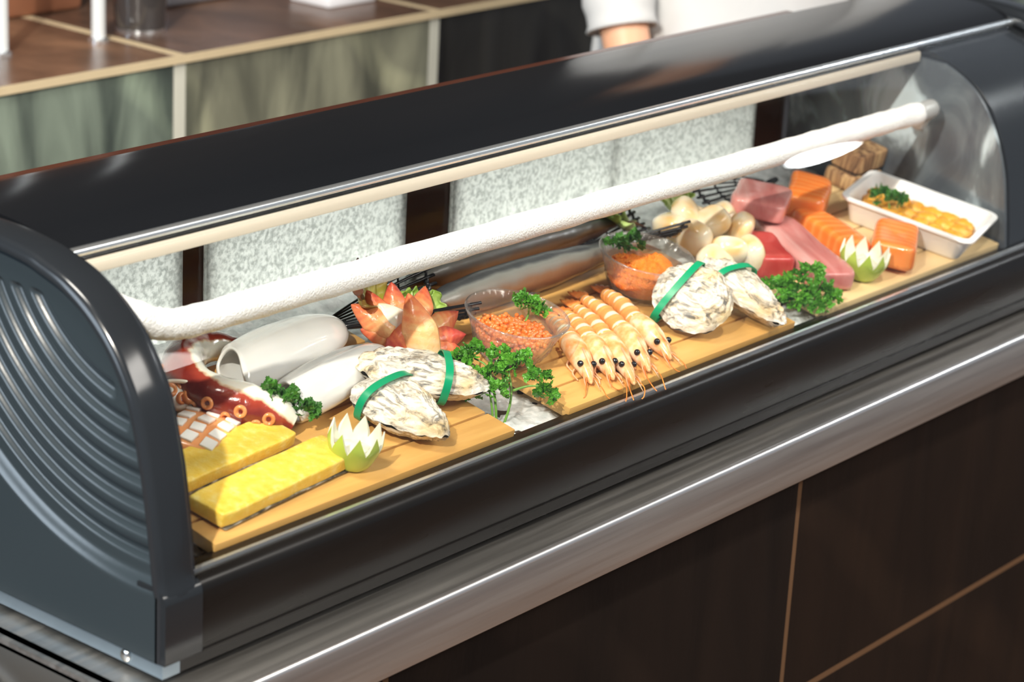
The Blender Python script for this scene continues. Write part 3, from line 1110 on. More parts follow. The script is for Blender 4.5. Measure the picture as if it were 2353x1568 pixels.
parsley('parsley_sprig', 'dark green leaf tuft on top of the orange fish roe bowl', on(0.747, 0.156, 0.039), turn(0),
        [((-0.010, 0.008, 0.005), 0.009), ((0.006, -0.002, 0.006), 0.010)], [[(0, 0, -0.004), (0, 0.002, 0.0), (-0.003, 0.003, 0.004)]], leaf_d, 0.0085, 16)
parsley('parsley_sprig', 'bushy parsley heap on the ice before the long pink tuna block', on(0.905, 0.052, -0.012), turn(0),
        [((-0.022, 0.020, 0.016), 0.015), ((0.0, 0.012, 0.022), 0.017), ((0.008, 0.004, 0.038), 0.012), ((0.022, -0.010, 0.018), 0.015), ((0.006, -0.012, 0.012), 0.013), ((-0.012, 0.0, 0.012), 0.014), ((-0.034, 0.034, 0.014), 0.010)],
        [[(0, 0, 0), (0, 0.002, 0.01), (0.002, 0, 0.02)]], leaf_m, 0.0088, 30)
parsley('parsley_sprig', 'parsley tuft on the orange sea urchin in the white tray', on(1.168, 0.112, 0.022), turn(0),
        [((-0.006, 0.012, 0.008), 0.011), ((0.004, -0.004, 0.008), 0.012)], [[(0, 0, -0.003), (0, 0, 0.002), (0, 0.002, 0.006)]], leaf_d, 0.0085, 20)

# ------------------------------------------------------------------ carved flowers
rind = mat('green_rind', [(0.3, (0.34, 0.50, 0.05)), (0.6, (0.50, 0.64, 0.12)), (0.8, (0.68, 0.76, 0.28))], ns=18, scale=(1, 1, 0.3), rough=0.25)
pith = mat('pale_flesh', [(0.35, (0.70, 0.68, 0.54)), (0.65, (0.80, 0.80, 0.68))], ns=60, rough=0.3, sss=0.3, sssr=(1, 1, .8), sssscale=0.005)


def flower(x, y, R, H, label, rotd, npet=9):
    r = thing('carved_vegetable_flower', label, 'carved vegetable', on(x, y), turn(rotd), 'carved pale green vegetable flowers')
    seg = npet * 8
    rows = 12
    bo, bi = B(), B()
    for which, bb in ((0, bo), (1, bi)):
        vs, fs = [], []
        for j in range(rows + 1):
            for k in range(seg):
                a = 2 * PI * k / seg
                q = abs(((k / 8) % 1) - 0.5) * 2        # 1 at the gaps, 0 at the tips
                top = H * (1.0 - 0.46 * q)
                u = j / rows
                z = top * u
                zz = z / H
                rr = R * (0.55 + 0.58 * min(1, zz * 1.5) ** 0.55 - 0.16 * max(0, zz - 0.5) ** 1.3)
                if which:
                    rr -= 0.0042 * (1 - max(0, zz - 0.45) * 1.4)
                    z = max(z, 0.012)
                vs.append((rr * cos(a), rr * sin(a), z))
        for j in range(rows):
            for k in range(seg):
                k2 = (k + 1) % seg
                fs.append((j * seg + k, j * seg + k2, (j + 1) * seg + k2, (j + 1) * seg + k))
        if which == 0:
            fs.append(tuple(range(seg)))
        bb.add(vs, fs)
    prop(bo.make('rind', rind, r), 'yellow green outer rind')
    # flesh: inner walls, petal rims and the seedy heart
    n0 = len(bi.v)
    rim_o = [bo.v[rows * seg + k] for k in range(seg)]
    rim_i = [bi.v[rows * seg + k] for k in range(seg)]
    bi.add(rim_o + rim_i, [(k, (k + 1) % seg, seg + (k + 1) % seg, seg + k) for k in range(seg)])
    vs, fs = ball((0, 0, H * 0.28), R * 0.80, 24, 12, (1, 1, 0.62), 1.0, 0.22, 220)
    bi.add(vs, fs)
    mesh('flesh', bi.v, bi.f, pith, r, ang=60)
    return r


flower(0.253, 0.056, 0.0205, 0.036, 'pale green carved flower standing before the front oyster', 8)
flower(1.020, 0.055, 0.0235, 0.036, 'pale green carved flower between the tuna and salmon', 20, 10)

# ------------------------------------------------------------------ oysters
shell_m, nt, N, L, bs_ = nodes_of('oyster_shell')
tc = N.new('ShaderNodeTexCoord')
at = N.new('ShaderNodeAttribute')
at.attribute_name = 't'
mp = N.new('ShaderNodeMapping')
mp.inputs['Scale'].default_value = (0.55, 1.0, 1.6)
L.new(tc.outputs['Object'], mp.inputs[0])
n1 = N.new('ShaderNodeTexNoise')
n1.inputs['Scale'].default_value = 85
n1.inputs['Detail'].default_value = 7
n1.inputs['Roughness'].default_value = 0.65
n1.inputs['Distortion'].default_value = 1.4
L.new(mp.outputs[0], n1.inputs['Vector'])
n2 = N.new('ShaderNodeTexNoise')
n2.inputs['Scale'].default_value = 40
n2.inputs['Detail'].default_value = 3
L.new(tc.outputs['Object'], n2.inputs['Vector'])
r1 = N.new('ShaderNodeValToRGB')
e = r1.color_ramp.elements
for p, c in ((0.35, (0.12, 0.12, 0.12)), (0.425, (0.40, 0.36, 0.30)), (0.50, (0.74, 0.68, 0.58)), (0.60, (0.86, 0.84, 0.79))):
    q = e.new(p)
    q.color = (*c, 1)
e.remove(e[0])
e.remove(e[-1])
L.new(n1.outputs['Fac'], r1.inputs[0])
r2 = N.new('ShaderNodeValToRGB')
r2.color_ramp.elements[0].position, r2.color_ramp.elements[0].color = 0.48, (1, 1, 1, 1)
r2.color_ramp.elements[1].position, r2.color_ramp.elements[1].color = 0.70, (0.86, 0.66, 0.34, 1)
L.new(n2.outputs['Fac'], r2.inputs[0])
mu = N.new('ShaderNodeMix')
mu.data_type = 'RGBA'
mu.blend_type = 'MULTIPLY'
mu.inputs[0].default_value = 0.85
L.new(r1.outputs[0], mu.inputs[6])
L.new(r2.outputs[0], mu.inputs[7])
L.new(mu.outputs[2], bs_.inputs['Base Color'])
bs_.inputs['Roughness'].default_value = 0.42
bp = N.new('ShaderNodeBump')
bp.inputs['Strength'].default_value = 0.8
bp.inputs['Distance'].default_value = 0.0015
L.new(n1.outputs['Fac'], bp.inputs['Height'])
L.new(bp.outputs[0], bs_.inputs['Normal'])
bandm = mat('green_rubber_band', (0.0, 0.30, 0.13), rough=0.3, spec=0.5)


def oyster(loc, rot, L_, W, H, label, seed, band_at, band_tw=0.0, blunt=0.0):
    """X = long axis, hinge (narrow) end at +X"""
    r = thing('oyster', label, 'oyster', loc, rot, 'closed oysters tied with green bands')
    nr, na = 34, 96
    so = Vector((seed * 7.3, seed * 2.1, seed))

    def outl(a):
        c, s = cos(a), sin(a)
        k = 1 - (0.34 - blunt) * c                            # narrower at the hinge
        rx, ry = L_ / 2 * c, W / 2 * s * k
        q = 1 + 0.07 * noise.noise(Vector((c * 1.6, s * 1.6, 0)) + so) + 0.035 * noise.noise(Vector((c * 6, s * 6, 0)) + so) + 0.02 * noise.noise(Vector((c * 16, s * 16, 2)) + so)
        return rx * q, ry * q
    for name, sg, hh in (('upper_shell', 1, H * 0.58), ('lower_shell', -1, H * 0.42)):
        vs, fs, tt = [(L_ * 0.10, 0, sg * hh)], [], [0.0]
        for i in range(1, nr + 1):
            u = i / nr
            for k in range(na):
                a = 2 * PI * k / na
                x, y = outl(a)
                x = L_ * 0.10 * (1 - u) + x * u
                y *= u
                dome = (1 - u ** 2.2) ** 0.75 if u < 1 else 0.0
                st = (u * 7.5 + 0.9 * noise.noise(Vector((x * 35, y * 35, 1)) + so)) % 1.0      # growth terraces
                z = hh * dome + 0.0022 * (st - 0.5) * (0.25 + u) * (1 if u < 0.97 else 0.3) + 0.0022 * noise.noise(Vector((x * 60, y * 60, 4)) + so)
                z += 0.0018 * sin(a * 9 + seed) * u * u * (1 if sg > 0 else 0.4)
                rim = 0.0016 * noise.noise(Vector((cos(a) * 7, sin(a) * 7, 9)) + so)
                vs.append((x, y, sg * max(z, 0.0) + rim * u * u))
                tt.append(u)
        for k in range(na):
            fs.append((0, 1 + k, 1 + (k + 1) % na))
        for i in range(nr - 1):
            for k in range(na):
                k2 = (k + 1) % na
                fs.append((1 + i * na + k, 1 + i * na + k2, 1 + (i + 1) * na + k2, 1 + (i + 1) * na + k))
        mesh(name, vs, fs, shell_m, r, t=tt, ang=70)
    # band: flat strip looped around the short way
    n = 64
    x0 = band_at * L_ / 2
    c = band_at
    s = math.sqrt(max(0.05, 1 - c * c))
    wy = W / 2 * s * (1 - (0.34 - blunt) * c) + 0.0018
    u0 = abs(c)
    up = H * 0.58 * (1 - min(0.9, u0) ** 2.2) ** 0.75 + 0.0030
    dn = H * 0.42 * (1 - min(0.9, u0) ** 2.2) ** 0.75 + 0.0022
    vs, fs = [], []
    for k in range(n):
        a = 2 * PI * k / n
        sy, sz = cos(a), sin(a)
        y = wy * math.copysign(abs(sy) ** 0.75, sy)
        z = (up if sz > 0 else dn) * math.copysign(abs(sz) ** 0.75, sz)
        xx = x0 + band_tw * y
        for dx, o_ in ((-0.0034, 0.0), (0.0034, 0.0), (0.0034, 0.0009), (-0.0034, 0.0009)):
            vs.append((xx + dx, y * (1 + o_ / wy), z * (1 + o_ / up)))
    for k in range(n):
        k2 = (k + 1) % n
        for j in range(4):
            j2 = (j + 1) % 4
            fs.append((k * 4 + j, k * 4 + j2, k2 * 4 + j2, k2 * 4 + j))
    mesh('green_band', vs, fs, bandm, r, ang=40)
    return r


oyster(on(0.386, 0.099, 0.023), turn(-36, 6, 0), 0.122, 0.060, 0.034, 'long oyster with a green band, behind the front oyster, tip towards the parsley', 1.0, 0.28, 0.1)
oyster(on(0.335, 0.074, 0.0175), turn(-84, 4, 4), 0.094, 0.062, 0.034, 'short wide oyster with a green band, in front beside the carved flower', 2.3, -0.42, 0.05)
oyster(on(0.739, 0.068, 0.031), turn(-62, 4, 36), 0.078, 0.076, 0.030, 'round oyster with a green band, tilted up right of the prawns', 3.7, -0.42, 0.35, 0.30)
oyster(on(0.818, 0.064, 0.022), turn(-92, 10, 6), 0.112, 0.046, 0.032, 'narrow oyster with a green band hanging over the board edge by the parsley heap', 5.1, -0.28, 0.2)

# ------------------------------------------------------------------ baskets
basket_m = mat('black_basket', (0.012, 0.013, 0.016), rough=0.25, spec=0.6)


def basket(apex, axis, R, rho, label, nr=15, spread=82, rise=4):
    """scoop: ribs spread from the tied tip into a half cone, cords woven across"""
    r = thing('black_fan_basket', label, 'basket', apex, turn(axis, -rise), 'small black fan shaped baskets')

    def pt(u, v):
        ph = math.radians((2 * u - 1) * spread)
        k = rho * (0.10 + 0.90 * v ** 0.85)
        return Vector((R * v, k * 1.25 * sin(ph), k * (1 - cos(ph)) + 0.003))
    for k in range(nr):
        u = k / (nr - 1)
        path = [pt(u, 0.02 + 0.98 * i / 9) for i in range(10)]
        vs, fs, ts, an = tube(path, [0.0011 + 0.0010 * i / 9 for i in range(10)], 6, True, 0.7, (0, 0, 1))
        mesh('rib', vs, fs, basket_m, r)
    for v_, rad in ((0.40, 0.0011), (0.68, 0.0012), (0.93, 0.0017)):
        n = nr * 4
        path = [pt(k / (n - 1), v_) + Vector((0, 0, 0.0016 * sin(k / 4 * PI * 2))) for k in range(n)]
        vs, fs, ts, an = tube(path, rad, 6)
        mesh('cord', vs, fs, basket_m, r)
    vs, fs, ts, an = tube([(-0.020, 0, 0.006), (0.0, 0, 0.005), (0.02, 0, 0.005)], [0.0035, 0.0045, 0.0040], 10)
    mesh('tied_tip', vs, fs, basket_m, r)
    return r


basket(on(0.400, 0.226, 0.002), -18, 0.130, 0.036, 'black fan basket holding the red surf clams and lettuce')
basket(on(0.772, 0.220, 0.006), -6, 0.092, 0.037, 'black fan basket spread under the white scallops', 16, 80, 4)
basket(on(1.115, 0.236, 0.004), 192, 0.150, 0.034, 'black fan basket behind the pink tuna blocks')

# ------------------------------------------------------------------ lettuce
lett_m = mat('red_leaf_lettuce', [(0.0, (0.40, 0.50, 0.14)), (0.22, (0.34, 0.34, 0.04)), (0.55, (0.22, 0.15, 0.025)), (0.85, (0.12, 0.028, 0.025))], src='a:t', wob=0.6, wobs=40, rough=0.35, sss=0.1, sssscale=0.003)
lett_g = mat('green_lettuce', [(0.0, (0.66, 0.74, 0.40)), (0.6, (0.40, 0.56, 0.14)), (1.0, (0.24, 0.38, 0.06))], src='a:t', wob=0.5, wobs=40, rough=0.35)


def lettuce(loc, rot, L_, W, label, m, seed):
    r = thing('lettuce_leaf', label, 'lettuce', loc, rot, 'lettuce leaves')
    n, q = 36, 60
    vs, fs, tt = [], [], []
    for i in range(n):
        u = i / (n - 1)
        for k in range(q):
            s = k / (q - 1) * 2 - 1
            edge = max(abs(s), u)
            wd = W / 2 * (0.25 + 0.75 * sin(min(1, u * 1.15) * PI / 2)) * (1 - 0.25 * max(0, u - 0.8) / 0.2)
            ln = L_ * (1 - 0.22 * s * s)
            fr = max(0, edge - 0.45) / 0.55
            x = ln * u + 0.05 * L_ * fr * sin(s * 17 + seed) * u
            y = wd * s + 0.06 * W * fr * sin(u * 15 + seed)
            z = 0.25 * L_ * u * u * 0.6 + W * 0.16 * s * s + fr * L_ * 0.07 * sin(s * 21 + u * 13 + seed) + L_ * .02 * noise.noise(Vector((x * 60, y * 60, seed)))
            vs.append((x, y, z))
            tt.append(min(1.0, 0.15 + 0.85 * edge * u))
    for i in range(n - 1):
        for k in range(q - 1):
            a = i * q + k
            fs.append((a, a + 1, a + q + 1, a + q))
    o = mesh('leaf_blade', vs, fs, m, r, t=tt)
    md = o.modifiers.new('solid', 'SOLIDIFY')
    md.thickness = 0.0008
    path = [(L_ * 0.9 * i / 9, 0, 0.15 * L_ * (i / 9) ** 2 + 0.0006) for i in range(10)]
    v2, f2, _, _ = tube(path, [0.0025 - 0.0018 * i / 9 for i in range(10)], 8)
    mesh('midrib', v2, f2, lett_g, r, t=[0.0] * len(v2))
    return r


lettuce(on(0.424, 0.190, 0.026), Matrix.Rotation(math.radians(118), 3, 'Z') @ Matrix.Rotation(math.radians(-55), 3, 'Y'), 0.051, 0.098, 'red edged lettuce leaf standing behind the surf clams', lett_m, 1.0)
lettuce(on(0.466, 0.178, 0.012), Matrix.Rotation(math.radians(60), 3, 'Z') @ Matrix.Rotation(math.radians(-55), 3, 'Y'), 0.036, 0.055, 'pale green lettuce leaf tucked behind the surf clams', lett_g, 2.4)
lettuce(on(0.838, 0.218, 0.012), Matrix.Rotation(math.radians(130), 3, 'Z') @ Matrix.Rotation(math.radians(-30), 3, 'Y'), 0.05, 0.06, 'green lettuce leaf at the tip of the scallop basket', lett_g, 4.0)
lettuce(on(0.915, 0.214, 0.020), Matrix.Rotation(math.radians(75), 3, 'Z') @ Matrix.Rotation(math.radians(-40), 3, 'Y'), 0.045, 0.055, 'green lettuce leaf behind the pile of scallops', lett_g, 5.5)

# ------------------------------------------------------------------ surf clams
clam_m = mat('surf_clam', [(0.0, (0.90, 0.76, 0.52)), (0.30, (0.90, 0.52, 0.22)), (0.52, (0.86, 0.27, 0.10)), (0.78, (0.62, 0.09, 0.06)), (1.0, (0.40, 0.035, 0.035))], src='a:t', wob=0.35, wobs=110, rough=0.30, coat=0.1, bump=0.3, bs=250, sss=0.25, sssscale=0.005)
clam_w = mat('surf_clam_white', [(0.0, (0.92, 0.88, 0.78)), (0.5, (0.93, 0.84, 0.66)), (1.0, (0.90, 0.55, 0.25))], src='a:t', wob=0.3, wobs=70, rough=0.2, coat=0.3, sss=0.25, sssscale=0.005)


def clam(base, tip, W, label, m=clam_m, bend=0.25, t0=0.0, t1=1.0, th=0.0042, face=None):
    base, tip = Vector(base), Vector(tip)
    tip = tip + (tip - base) * 0.12
    d = tip - base
    L_ = d.length
    d.normalize()
    vw = Vector(face) if face else (CAM - base)
    w_ = d.cross(vw).normalized()
    nn = w_.cross(d).normalized()
    if nn.dot(vw) < 0:
        nn = -nn
    o = thing('surf_clam_slice', label, 'surf clam', base, None, 'red and white surf clam slices')
    n, q = 26, 16
    vs, fs, tt = [], [], []
    for i in range(n):
        u = i / (n - 1)
        wd = W / 2 * (0.62 + 0.38 * sin(min(1, u * 1.8) * PI / 2)) * (max(0.0, 1 - max(0, u - 0.50) / 0.50) ** 0.72 * 0.97 + 0.03)
        c = d * (L_ * u) + nn * (bend * L_ * (4 * u * (1 - u)) * 0.35)
        for k in range(q):
            a = 2 * PI * k / q
            s = cos(a)
            p = c + w_ * (wd * s) + nn * (th * sin(a) * (1 - 0.6 * u) - 0.34 * wd * abs(s) + 0.0012 * noise.noise(Vector((u * 5, s * 2, W * 90))))
            vs.append(p)
            tt.append(t0 + (t1 - t0) * (u * 0.9 + 0.1 * s * s) + 0.05 * sin(u * 44 + 5 * s) * min(1, 3 * u))
    for i in range(n - 1):
        for k in range(q):
            k2 = (k + 1) % q
            fs.append((i * q + k, i * q + k2, (i + 1) * q + k2, (i + 1) * q + k))
    fs += [tuple(range(q)), tuple(range((n - 1) * q, n * q))]
    prop(o, label)
    mesh('clam_flesh', vs, fs, m, o, t=tt)
    return o


C0 = Vector((0.432, 0.158, 0.106))
clam(C0 + Vector((-0.014, 0.010, 0.012)), (0.414, 0.188, 0.148), 0.0235, 'surf clam slice with a red tip, upper left of the fan', t0=0.15, t1=0.85)
clam(C0 + Vector((0.000, 0.012, 0.014)), (0.437, 0.182, 0.152), 0.0235, 'surf clam slice with a slender tip, topmost of the fan', t0=0.2, t1=0.85)
clam(C0 + Vector((0.020, 0.006, 0.012)), (0.476, 0.178, 0.141), 0.0235, 'striped surf clam slice pointing up, right of the topmost one', t0=0.35, t1=0.75)
clam(C0 + Vector((0.022, -0.006, 0.006)), (0.486, 0.150, 0.124), 0.0235, 'pink surf clam slice pointing right with a pale base', t0=0.1, t1=0.85)
clam(C0 + Vector((0.014, -0.012, 0.002)), (0.482, 0.138, 0.108), 0.0235, 'dark red surf clam slice lying low, second from the board', t0=0.45, t1=1.0)
clam(C0 + Vector((0.012, -0.018, -0.004)), (0.474, 0.134, 0.097), 0.0235, 'red surf clam slice lowest on the right of the fan', t0=0.45, t1=0.75)
clam(C0 + Vector((-0.022, -0.002, 0.016)), (0.395, 0.186, 0.141), 0.0235, 'pale red surf clam slice, furthest left of the fan', t0=0.3, t1=0.7)
clam(C0 + Vector((-0.012, -0.006, 0.010)), (0.397, 0.176, 0.122), 0.0235, 'orange surf clam slice pointing left, under the pale one', t0=0.1, t1=0.8)
clam(C0 + Vector((-0.010, -0.012, 0.022)), (0.402, 0.152, 0.100), 0.0235, 'dark red surf clam slice hanging down behind the oyster', t0=0.5, t1=0.95)
clam(C0 + Vector((-0.012, -0.004, 0.010)), C0 + Vector((-0.022, 0.012, 0.036)), 0.032, 'white surf clam piece in the middle of the fan', clam_w, 0.3, 0.0, 0.7)
clam(C0 + Vector((-0.004, -0.032, -0.012)), C0 + Vector((-0.004, -0.006, 0.042)), 0.033, 'large orange surf clam slice at the front centre of the fan', bend=0.5, t0=0.08, t1=0.66, th=0.006)

# ------------------------------------------------------------------ glass bowls and roe
bowl_g = glass('pressed_glass', (0.985, 0.98, 0.975), 1.5, 0.10, 0.04, milk=0.075)


def bowl(x, y, label):
    r = thing('glass_bowl', label, 'bowl', on(x, y), turn(0), 'small pressed glass bowls')
    H = 0.041
    zs = 0.0465 / H
    pr = [(0.0190, 0.0), (0.0225, 0.0012), (0.0270, 0.0050), (0.0325, 0.0120), (0.0368, 0.0200), (0.0395, 0.0270), (0.0408, 0.0315), (0.0443, 0.0370), (0.0478, H)]
    pi_ = [(0.0460, H + 0.0004), (0.0424, 0.0370), (0.0386, 0.0318), (0.0372, 0.0272), (0.0344, 0.0205), (0.0300, 0.0130), (0.0240, 0.0066), (0.0140, 0.0042), (0.0002, 0.0040)]
    P = [(q.x, q.z) for q in spline([(a, 0, b_) for a, b_ in pr], 34)] + [(q.x, q.z) for q in spline([(a, 0, b_) for a, b_ in pi_], 34)]
    seg = 192
    vs, fs = lathe(P, seg, True, False)
    out = []
    for i, (xx, yy, zz) in enumerate(vs):
        rr = math.hypot(xx, yy)
        a = math.atan2(yy, xx)
        k = 0.0
        row = i // seg
        if row < 34 and zz > 0.026:                           # ribs under the rim
            k = 0.0011 * sin(a * 48 + zz * 160) * min(1, (zz - 0.026) / 0.004) * min(1, (H - zz) / 0.003)
        elif row < 34 and 0.004 < zz < 0.024:                 # round medallions on the wall
            q = ((a / (2 * PI) * 8) % 1 - 0.5) * 2
            dd = math.hypot(q * 1.25, (zz - 0.0135) / 0.0085)
            k = 0.0013 * sin(dd * 11) * (1 if dd < 1.1 else 0)
        s = 1 + k / max(rr, 1e-4)
        out.append((xx * s, yy * s, zz * zs))
    mesh('bowl_wall', out, fs, bowl_g, r)
    vs, fs, _, _ = tube([(0.0469 * cos(2 * PI * k / 96), 0.0469 * sin(2 * PI * k / 96), H * zs) for k in range(97)], 0.0011, 8, False)
    mesh('rim', vs, fs, bowl_g, r)
    return r


B1, B2 = (0.519, 0.114), (0.746, 0.139)
bowl(*B1, 'glass bowl holding amber salmon roe, nearer bowl')
bowl(*B2, 'glass bowl holding fine orange fish roe, further bowl')
ikura = mat('salmon_roe', [(0.3, (0.78, 0.15, 0.02)), (0.7, (0.86, 0.25, 0.04))], ns=50, rough=0.10, spec=0.8, coat=1.0, sss=0.4, sssr=(1, .4, .1), sssscale=0.006)
b = B()
M3 = RT
for k in range(800):
    a = random.uniform(0, 2 * PI)
    q = math.sqrt(random.random())
    z = random.choice((random.uniform(0.008, 0.026), random.uniform(0.025, 0.029)))
    rmax = 0.0255 + (z - 0.006) * 0.50
    d = (q if z > 0.02 else 0.8 + 0.2 * q) * (rmax - 0.0026)
    zz = z + (0.006 * (1 - q) if z > 0.02 else 0) + random.uniform(-.001, .001)
    v, f = ball((d * cos(a), d * sin(a), zz), random.uniform(0.0021, 0.0026), 12, 8)
    b.add(v, f)
v, f = lathe([(0.014, 0.0056), (0.0245, 0.009), (0.0300, 0.0165), (0.0338, 0.0250), (0.020, 0.0300), (0.001, 0.033)], 32)
b.add(v, f)
o = b.make('salmon_roe', ikura, loc=on(*B1), rot=RT)
prop(o, 'amber salmon roe filling the nearer glass bowl', 'salmon roe', kind='stuff')
tobiko = mat('orange_roe', [(0.3, (0.90, 0.18, 0.010)), (0.7, (0.95, 0.28, 0.025))], ns=300, rough=0.25, bump=1.0, bs=700, sss=0.25, sssr=(1, .4, .1), sssscale=0.004)
b = B()
v, f = lathe([(0.013, 0.0055), (0.0235, 0.008), (0.0305, 0.0165), (0.0345, 0.0255), (0.0350, 0.029), (0.026, 0.036), (0.014, 0.040), (0.001, 0.041)], 60)
out = []
for p in v:
    p = Vector(p)
    if p.z > 0.02:
        p.z += 0.010 * noise.noise(Vector((p.x * 45 + 3, p.y * 45, 0))) + 0.0025 * noise.noise(p * 260)
        if p.x < -0.002 and p.y > -0.01:
            p.z -= 0.003
    out.append(p)
b.add(out, f)
for k in range(420):
    a = random.uniform(0, 2 * PI)
    d = 0.032 * math.sqrt(random.random())
    x, y = d * cos(a), d * sin(a)
    z = 0.0405 - 0.30 * d + 0.010 * noise.noise(Vector((x * 45 + 3, y * 45, 0)))
    v, f = ball((x, y, z), random.uniform(0.0011, 0.0017), 7, 5)
    b.add(v, f)
o = b.make('orange_roe', tobiko, loc=on(*B2), rot=RT)
prop(o, 'fine bright orange roe heaped in the further glass bowl', 'fish roe', kind='stuff')

# ------------------------------------------------------------------ prawns
prawn_m = mat('prawn_bands', [(0.0, (0.88, 0.36, 0.10)), (0.42, (0.88, 0.40, 0.13)), (0.56, (0.93, 0.76, 0.55)), (1.0, (0.95, 0.86, 0.70))], src='a:t', wob=0.35, wobs=110, rough=0.22, coat=0.3, sss=0.25, sssscale=0.004)
prawn_h = mat('prawn_head', [(0.34, (0.84, 0.30, 0.08)), (0.50, (0.87, 0.48, 0.22)), (0.66, (0.92, 0.72, 0.50))], ns=75, rough=0.22, coat=0.3, sss=0.25, sssscale=0.004)
prawn_t = mat('prawn_tail', [(0.3, (0.72, 0.16, 0.03)), (0.7, (0.88, 0.32, 0.07))], ns=60, scale=(1, 4, 1), rough=0.22)
prawn_l = mat('prawn_feeler', [(0.3, (0.78, 0.30, 0.12)), (0.7, (0.90, 0.62, 0.38))], ns=40, rough=0.3)
eye_m = mat('prawn_eye', (0.006, 0.006, 0.008), rough=0.08, spec=0.7)


def prawn(head, mid, tail, label, seed, sc=1.0):
    """head, mid, tail: points on the board (x, y); built in the board's own frame with the head at the origin"""
    rnd = random.Random(seed)
    Hd, Md, Tl = (Vector((p[0] - head[0], (p[1] - head[1]) / cos(TILT), 0)) for p in (head, mid, tail))
    r = thing('cooked_prawn', label, 'prawn', on(*head), RT, 'cooked prawns laid side by side')
    rr = 0.0102 * sc
    # abdomen: six overlapping banded rings
    path = spline([Md + Vector((0, 0, rr * 1.05)), Md.lerp(Tl, 0.45) + Vector((0, 0, rr * 1.15)), Md.lerp(Tl, 0.85) + Vector((0, 0, rr * 0.75)), Tl + Vector((0, 0, rr * 0.5))], 73)
    R, T = [], []
    for i in range(73):
        u = i / 72
        s = (u * 6) % 1
        R.append(rr * (1.0 - 0.52 * u) * (1 - 0.09 * s + (0.06 if s < 0.08 else 0)))
        T.append(0.15 + 0.85 * math.exp(-((s - 0.28) / 0.17) ** 2))
    vs, fs, ts, an = tube(path, R, 20, True, 1.0, (0, 0, 1))
    tt = [T[i // 20] * max(0.0, 0.30 + 0.85 * cos(2 * PI * an[i])) for i in range(len(vs))]
    mesh('abdomen', vs, fs, prawn_m, r, t=tt)
    # carapace with a pointed front
    d = (Hd - Md)
    L_ = d.length
    d.normalize()
    sd = Vector((-d.y, d.x, 0))
    vs, fs, ts, an = tube([Md - d * 0.004 + Vector((0, 0, rr * 1.05)), Md + d * (L_ * 0.12) + Vector((0, 0, rr * 1.15)), Md + d * (L_ * 0.40) + Vector((0, 0, rr * 1.10)), Md + d * (L_ * 0.62) + Vector((0, 0, rr * 0.98)),
                           Md + d * (L_ * 0.82) + Vector((0, 0, rr * 0.80)), Md + d * (L_ * 0.98) + Vector((0, 0, rr * 0.55)), Md + d * (L_ * 1.14) + Vector((0, 0, rr * 0.35))],
                          [rr * 0.92, rr * 1.08, rr * 1.10, rr * 0.95, rr * 0.70, rr * 0.45, rr * 0.12], 20, True, 1.0, (0, 0, 1))
    head_o = mesh('carapace', vs, fs, prawn_h, r)
    md = head_o.modifiers.new('sub', 'SUBSURF')
    md.levels = md.render_levels = 2
    # rostrum spike
    vs, fs, _, _ = tube([Md + d * (L_ * 0.52) + Vector((0, 0, rr * 1.95)), Md + d * (L_ * 0.78) + Vector((0, 0, rr * 1.78)), Md + d * (L_ * 1.04) + Vector((0, 0, rr * 1.35))], [0.0016, 0.0013, 0.0003], 7)
    mesh('rostrum', vs, fs, prawn_l, r)
    for s in (-1, 1):
        c = Md + d * (L_ * 0.80) + sd * (s * rr * 0.62) + Vector((0, 0, rr * 1.32))
        vs, fs = ball(c, 0.0030 * sc, 14, 9)
        mesh('eye', vs, fs, eye_m, r)
        vs, fs, _, _ = tube([c - d * 0.004 - sd * (s * 0.002), c], 0.0011, 6)
        mesh('eye_stalk', vs, fs, prawn_h, r)
        # antennae scales and feelers
        a = Md + d * (L_ * 0.9) + sd * (s * rr * 0.35) + Vector((0, 0, rr * 0.7))
        vs, fs, _, _ = tube([a, a + d * 0.010 + sd * (s * 0.002) - Vector((0, 0, 0.003)), a + d * 0.021 + sd * (s * 0.003) - Vector((0, 0, 0.006))], [0.0026, 0.0020, 0.0005], 8, True, 0.4)
        mesh('antenna_scale', vs, fs, prawn_l, r)
        p0 = a + d * 0.008
        e = Vector((rnd.uniform(-.012, .012), rnd.uniform(-.008, .008), 0))
        vs, fs, _, _ = tube(spline([p0, p0 + d * 0.012 + sd * (s * 0.004) - Vector((0, 0, 0.003)), p0 + d * 0.022 + sd * (s * 0.002) + e * 0.5 - Vector((0, 0, 0.0062)), p0 + d * 0.026 + e - Vector((0, 0, 0.0068))], 10), 0.0005, 5)
        mesh('feeler', vs, fs, prawn_t, r)
    for k in range(5):
        s = -1 if k % 2 else 1
        a = Md + d * (L_ * (0.25 + 0.14 * k)) + sd * (s * rr * 0.7) + Vector((0, 0, rr * 0.35))
        vs, fs, _, _ = tube(spline([a, a + d * 0.007 + sd * (s * 0.004) - Vector((0, 0, 0.0012)), a + d * 0.017 + sd * (s * 0.002) - Vector((0, 0, 0.0022))], 8), [0.0010] * 5 + [0.0007] * 3, 6)
        mesh('leg', vs, fs, prawn_l, r)
    # tail fan
    d2 = (Tl - Md).normalized()
    s2 = Vector((-d2.y, d2.x, 0))
    b = B()
    for a in (-0.55, -0.22, 0.12, 0.5):
        q = d2 * cos(a) + s2 * sin(a)
        vs, fs, _, _ = tube([Tl + Vector((0, 0, rr * 0.45)), Tl + q * 0.007 + Vector((0, 0, rr * 0.55)), Tl + q * 0.014 + Vector((0, 0, rr * 0.6)), Tl + q * 0.019 + Vector((0, 0, rr * 0.6))], [0.0022, 0.0036, 0.0036, 0.0010], 10, True, 0.28, (0, 0, 1))
        b.add(vs, fs)
    b.make('tail_fan', prawn_t, r)
    return r


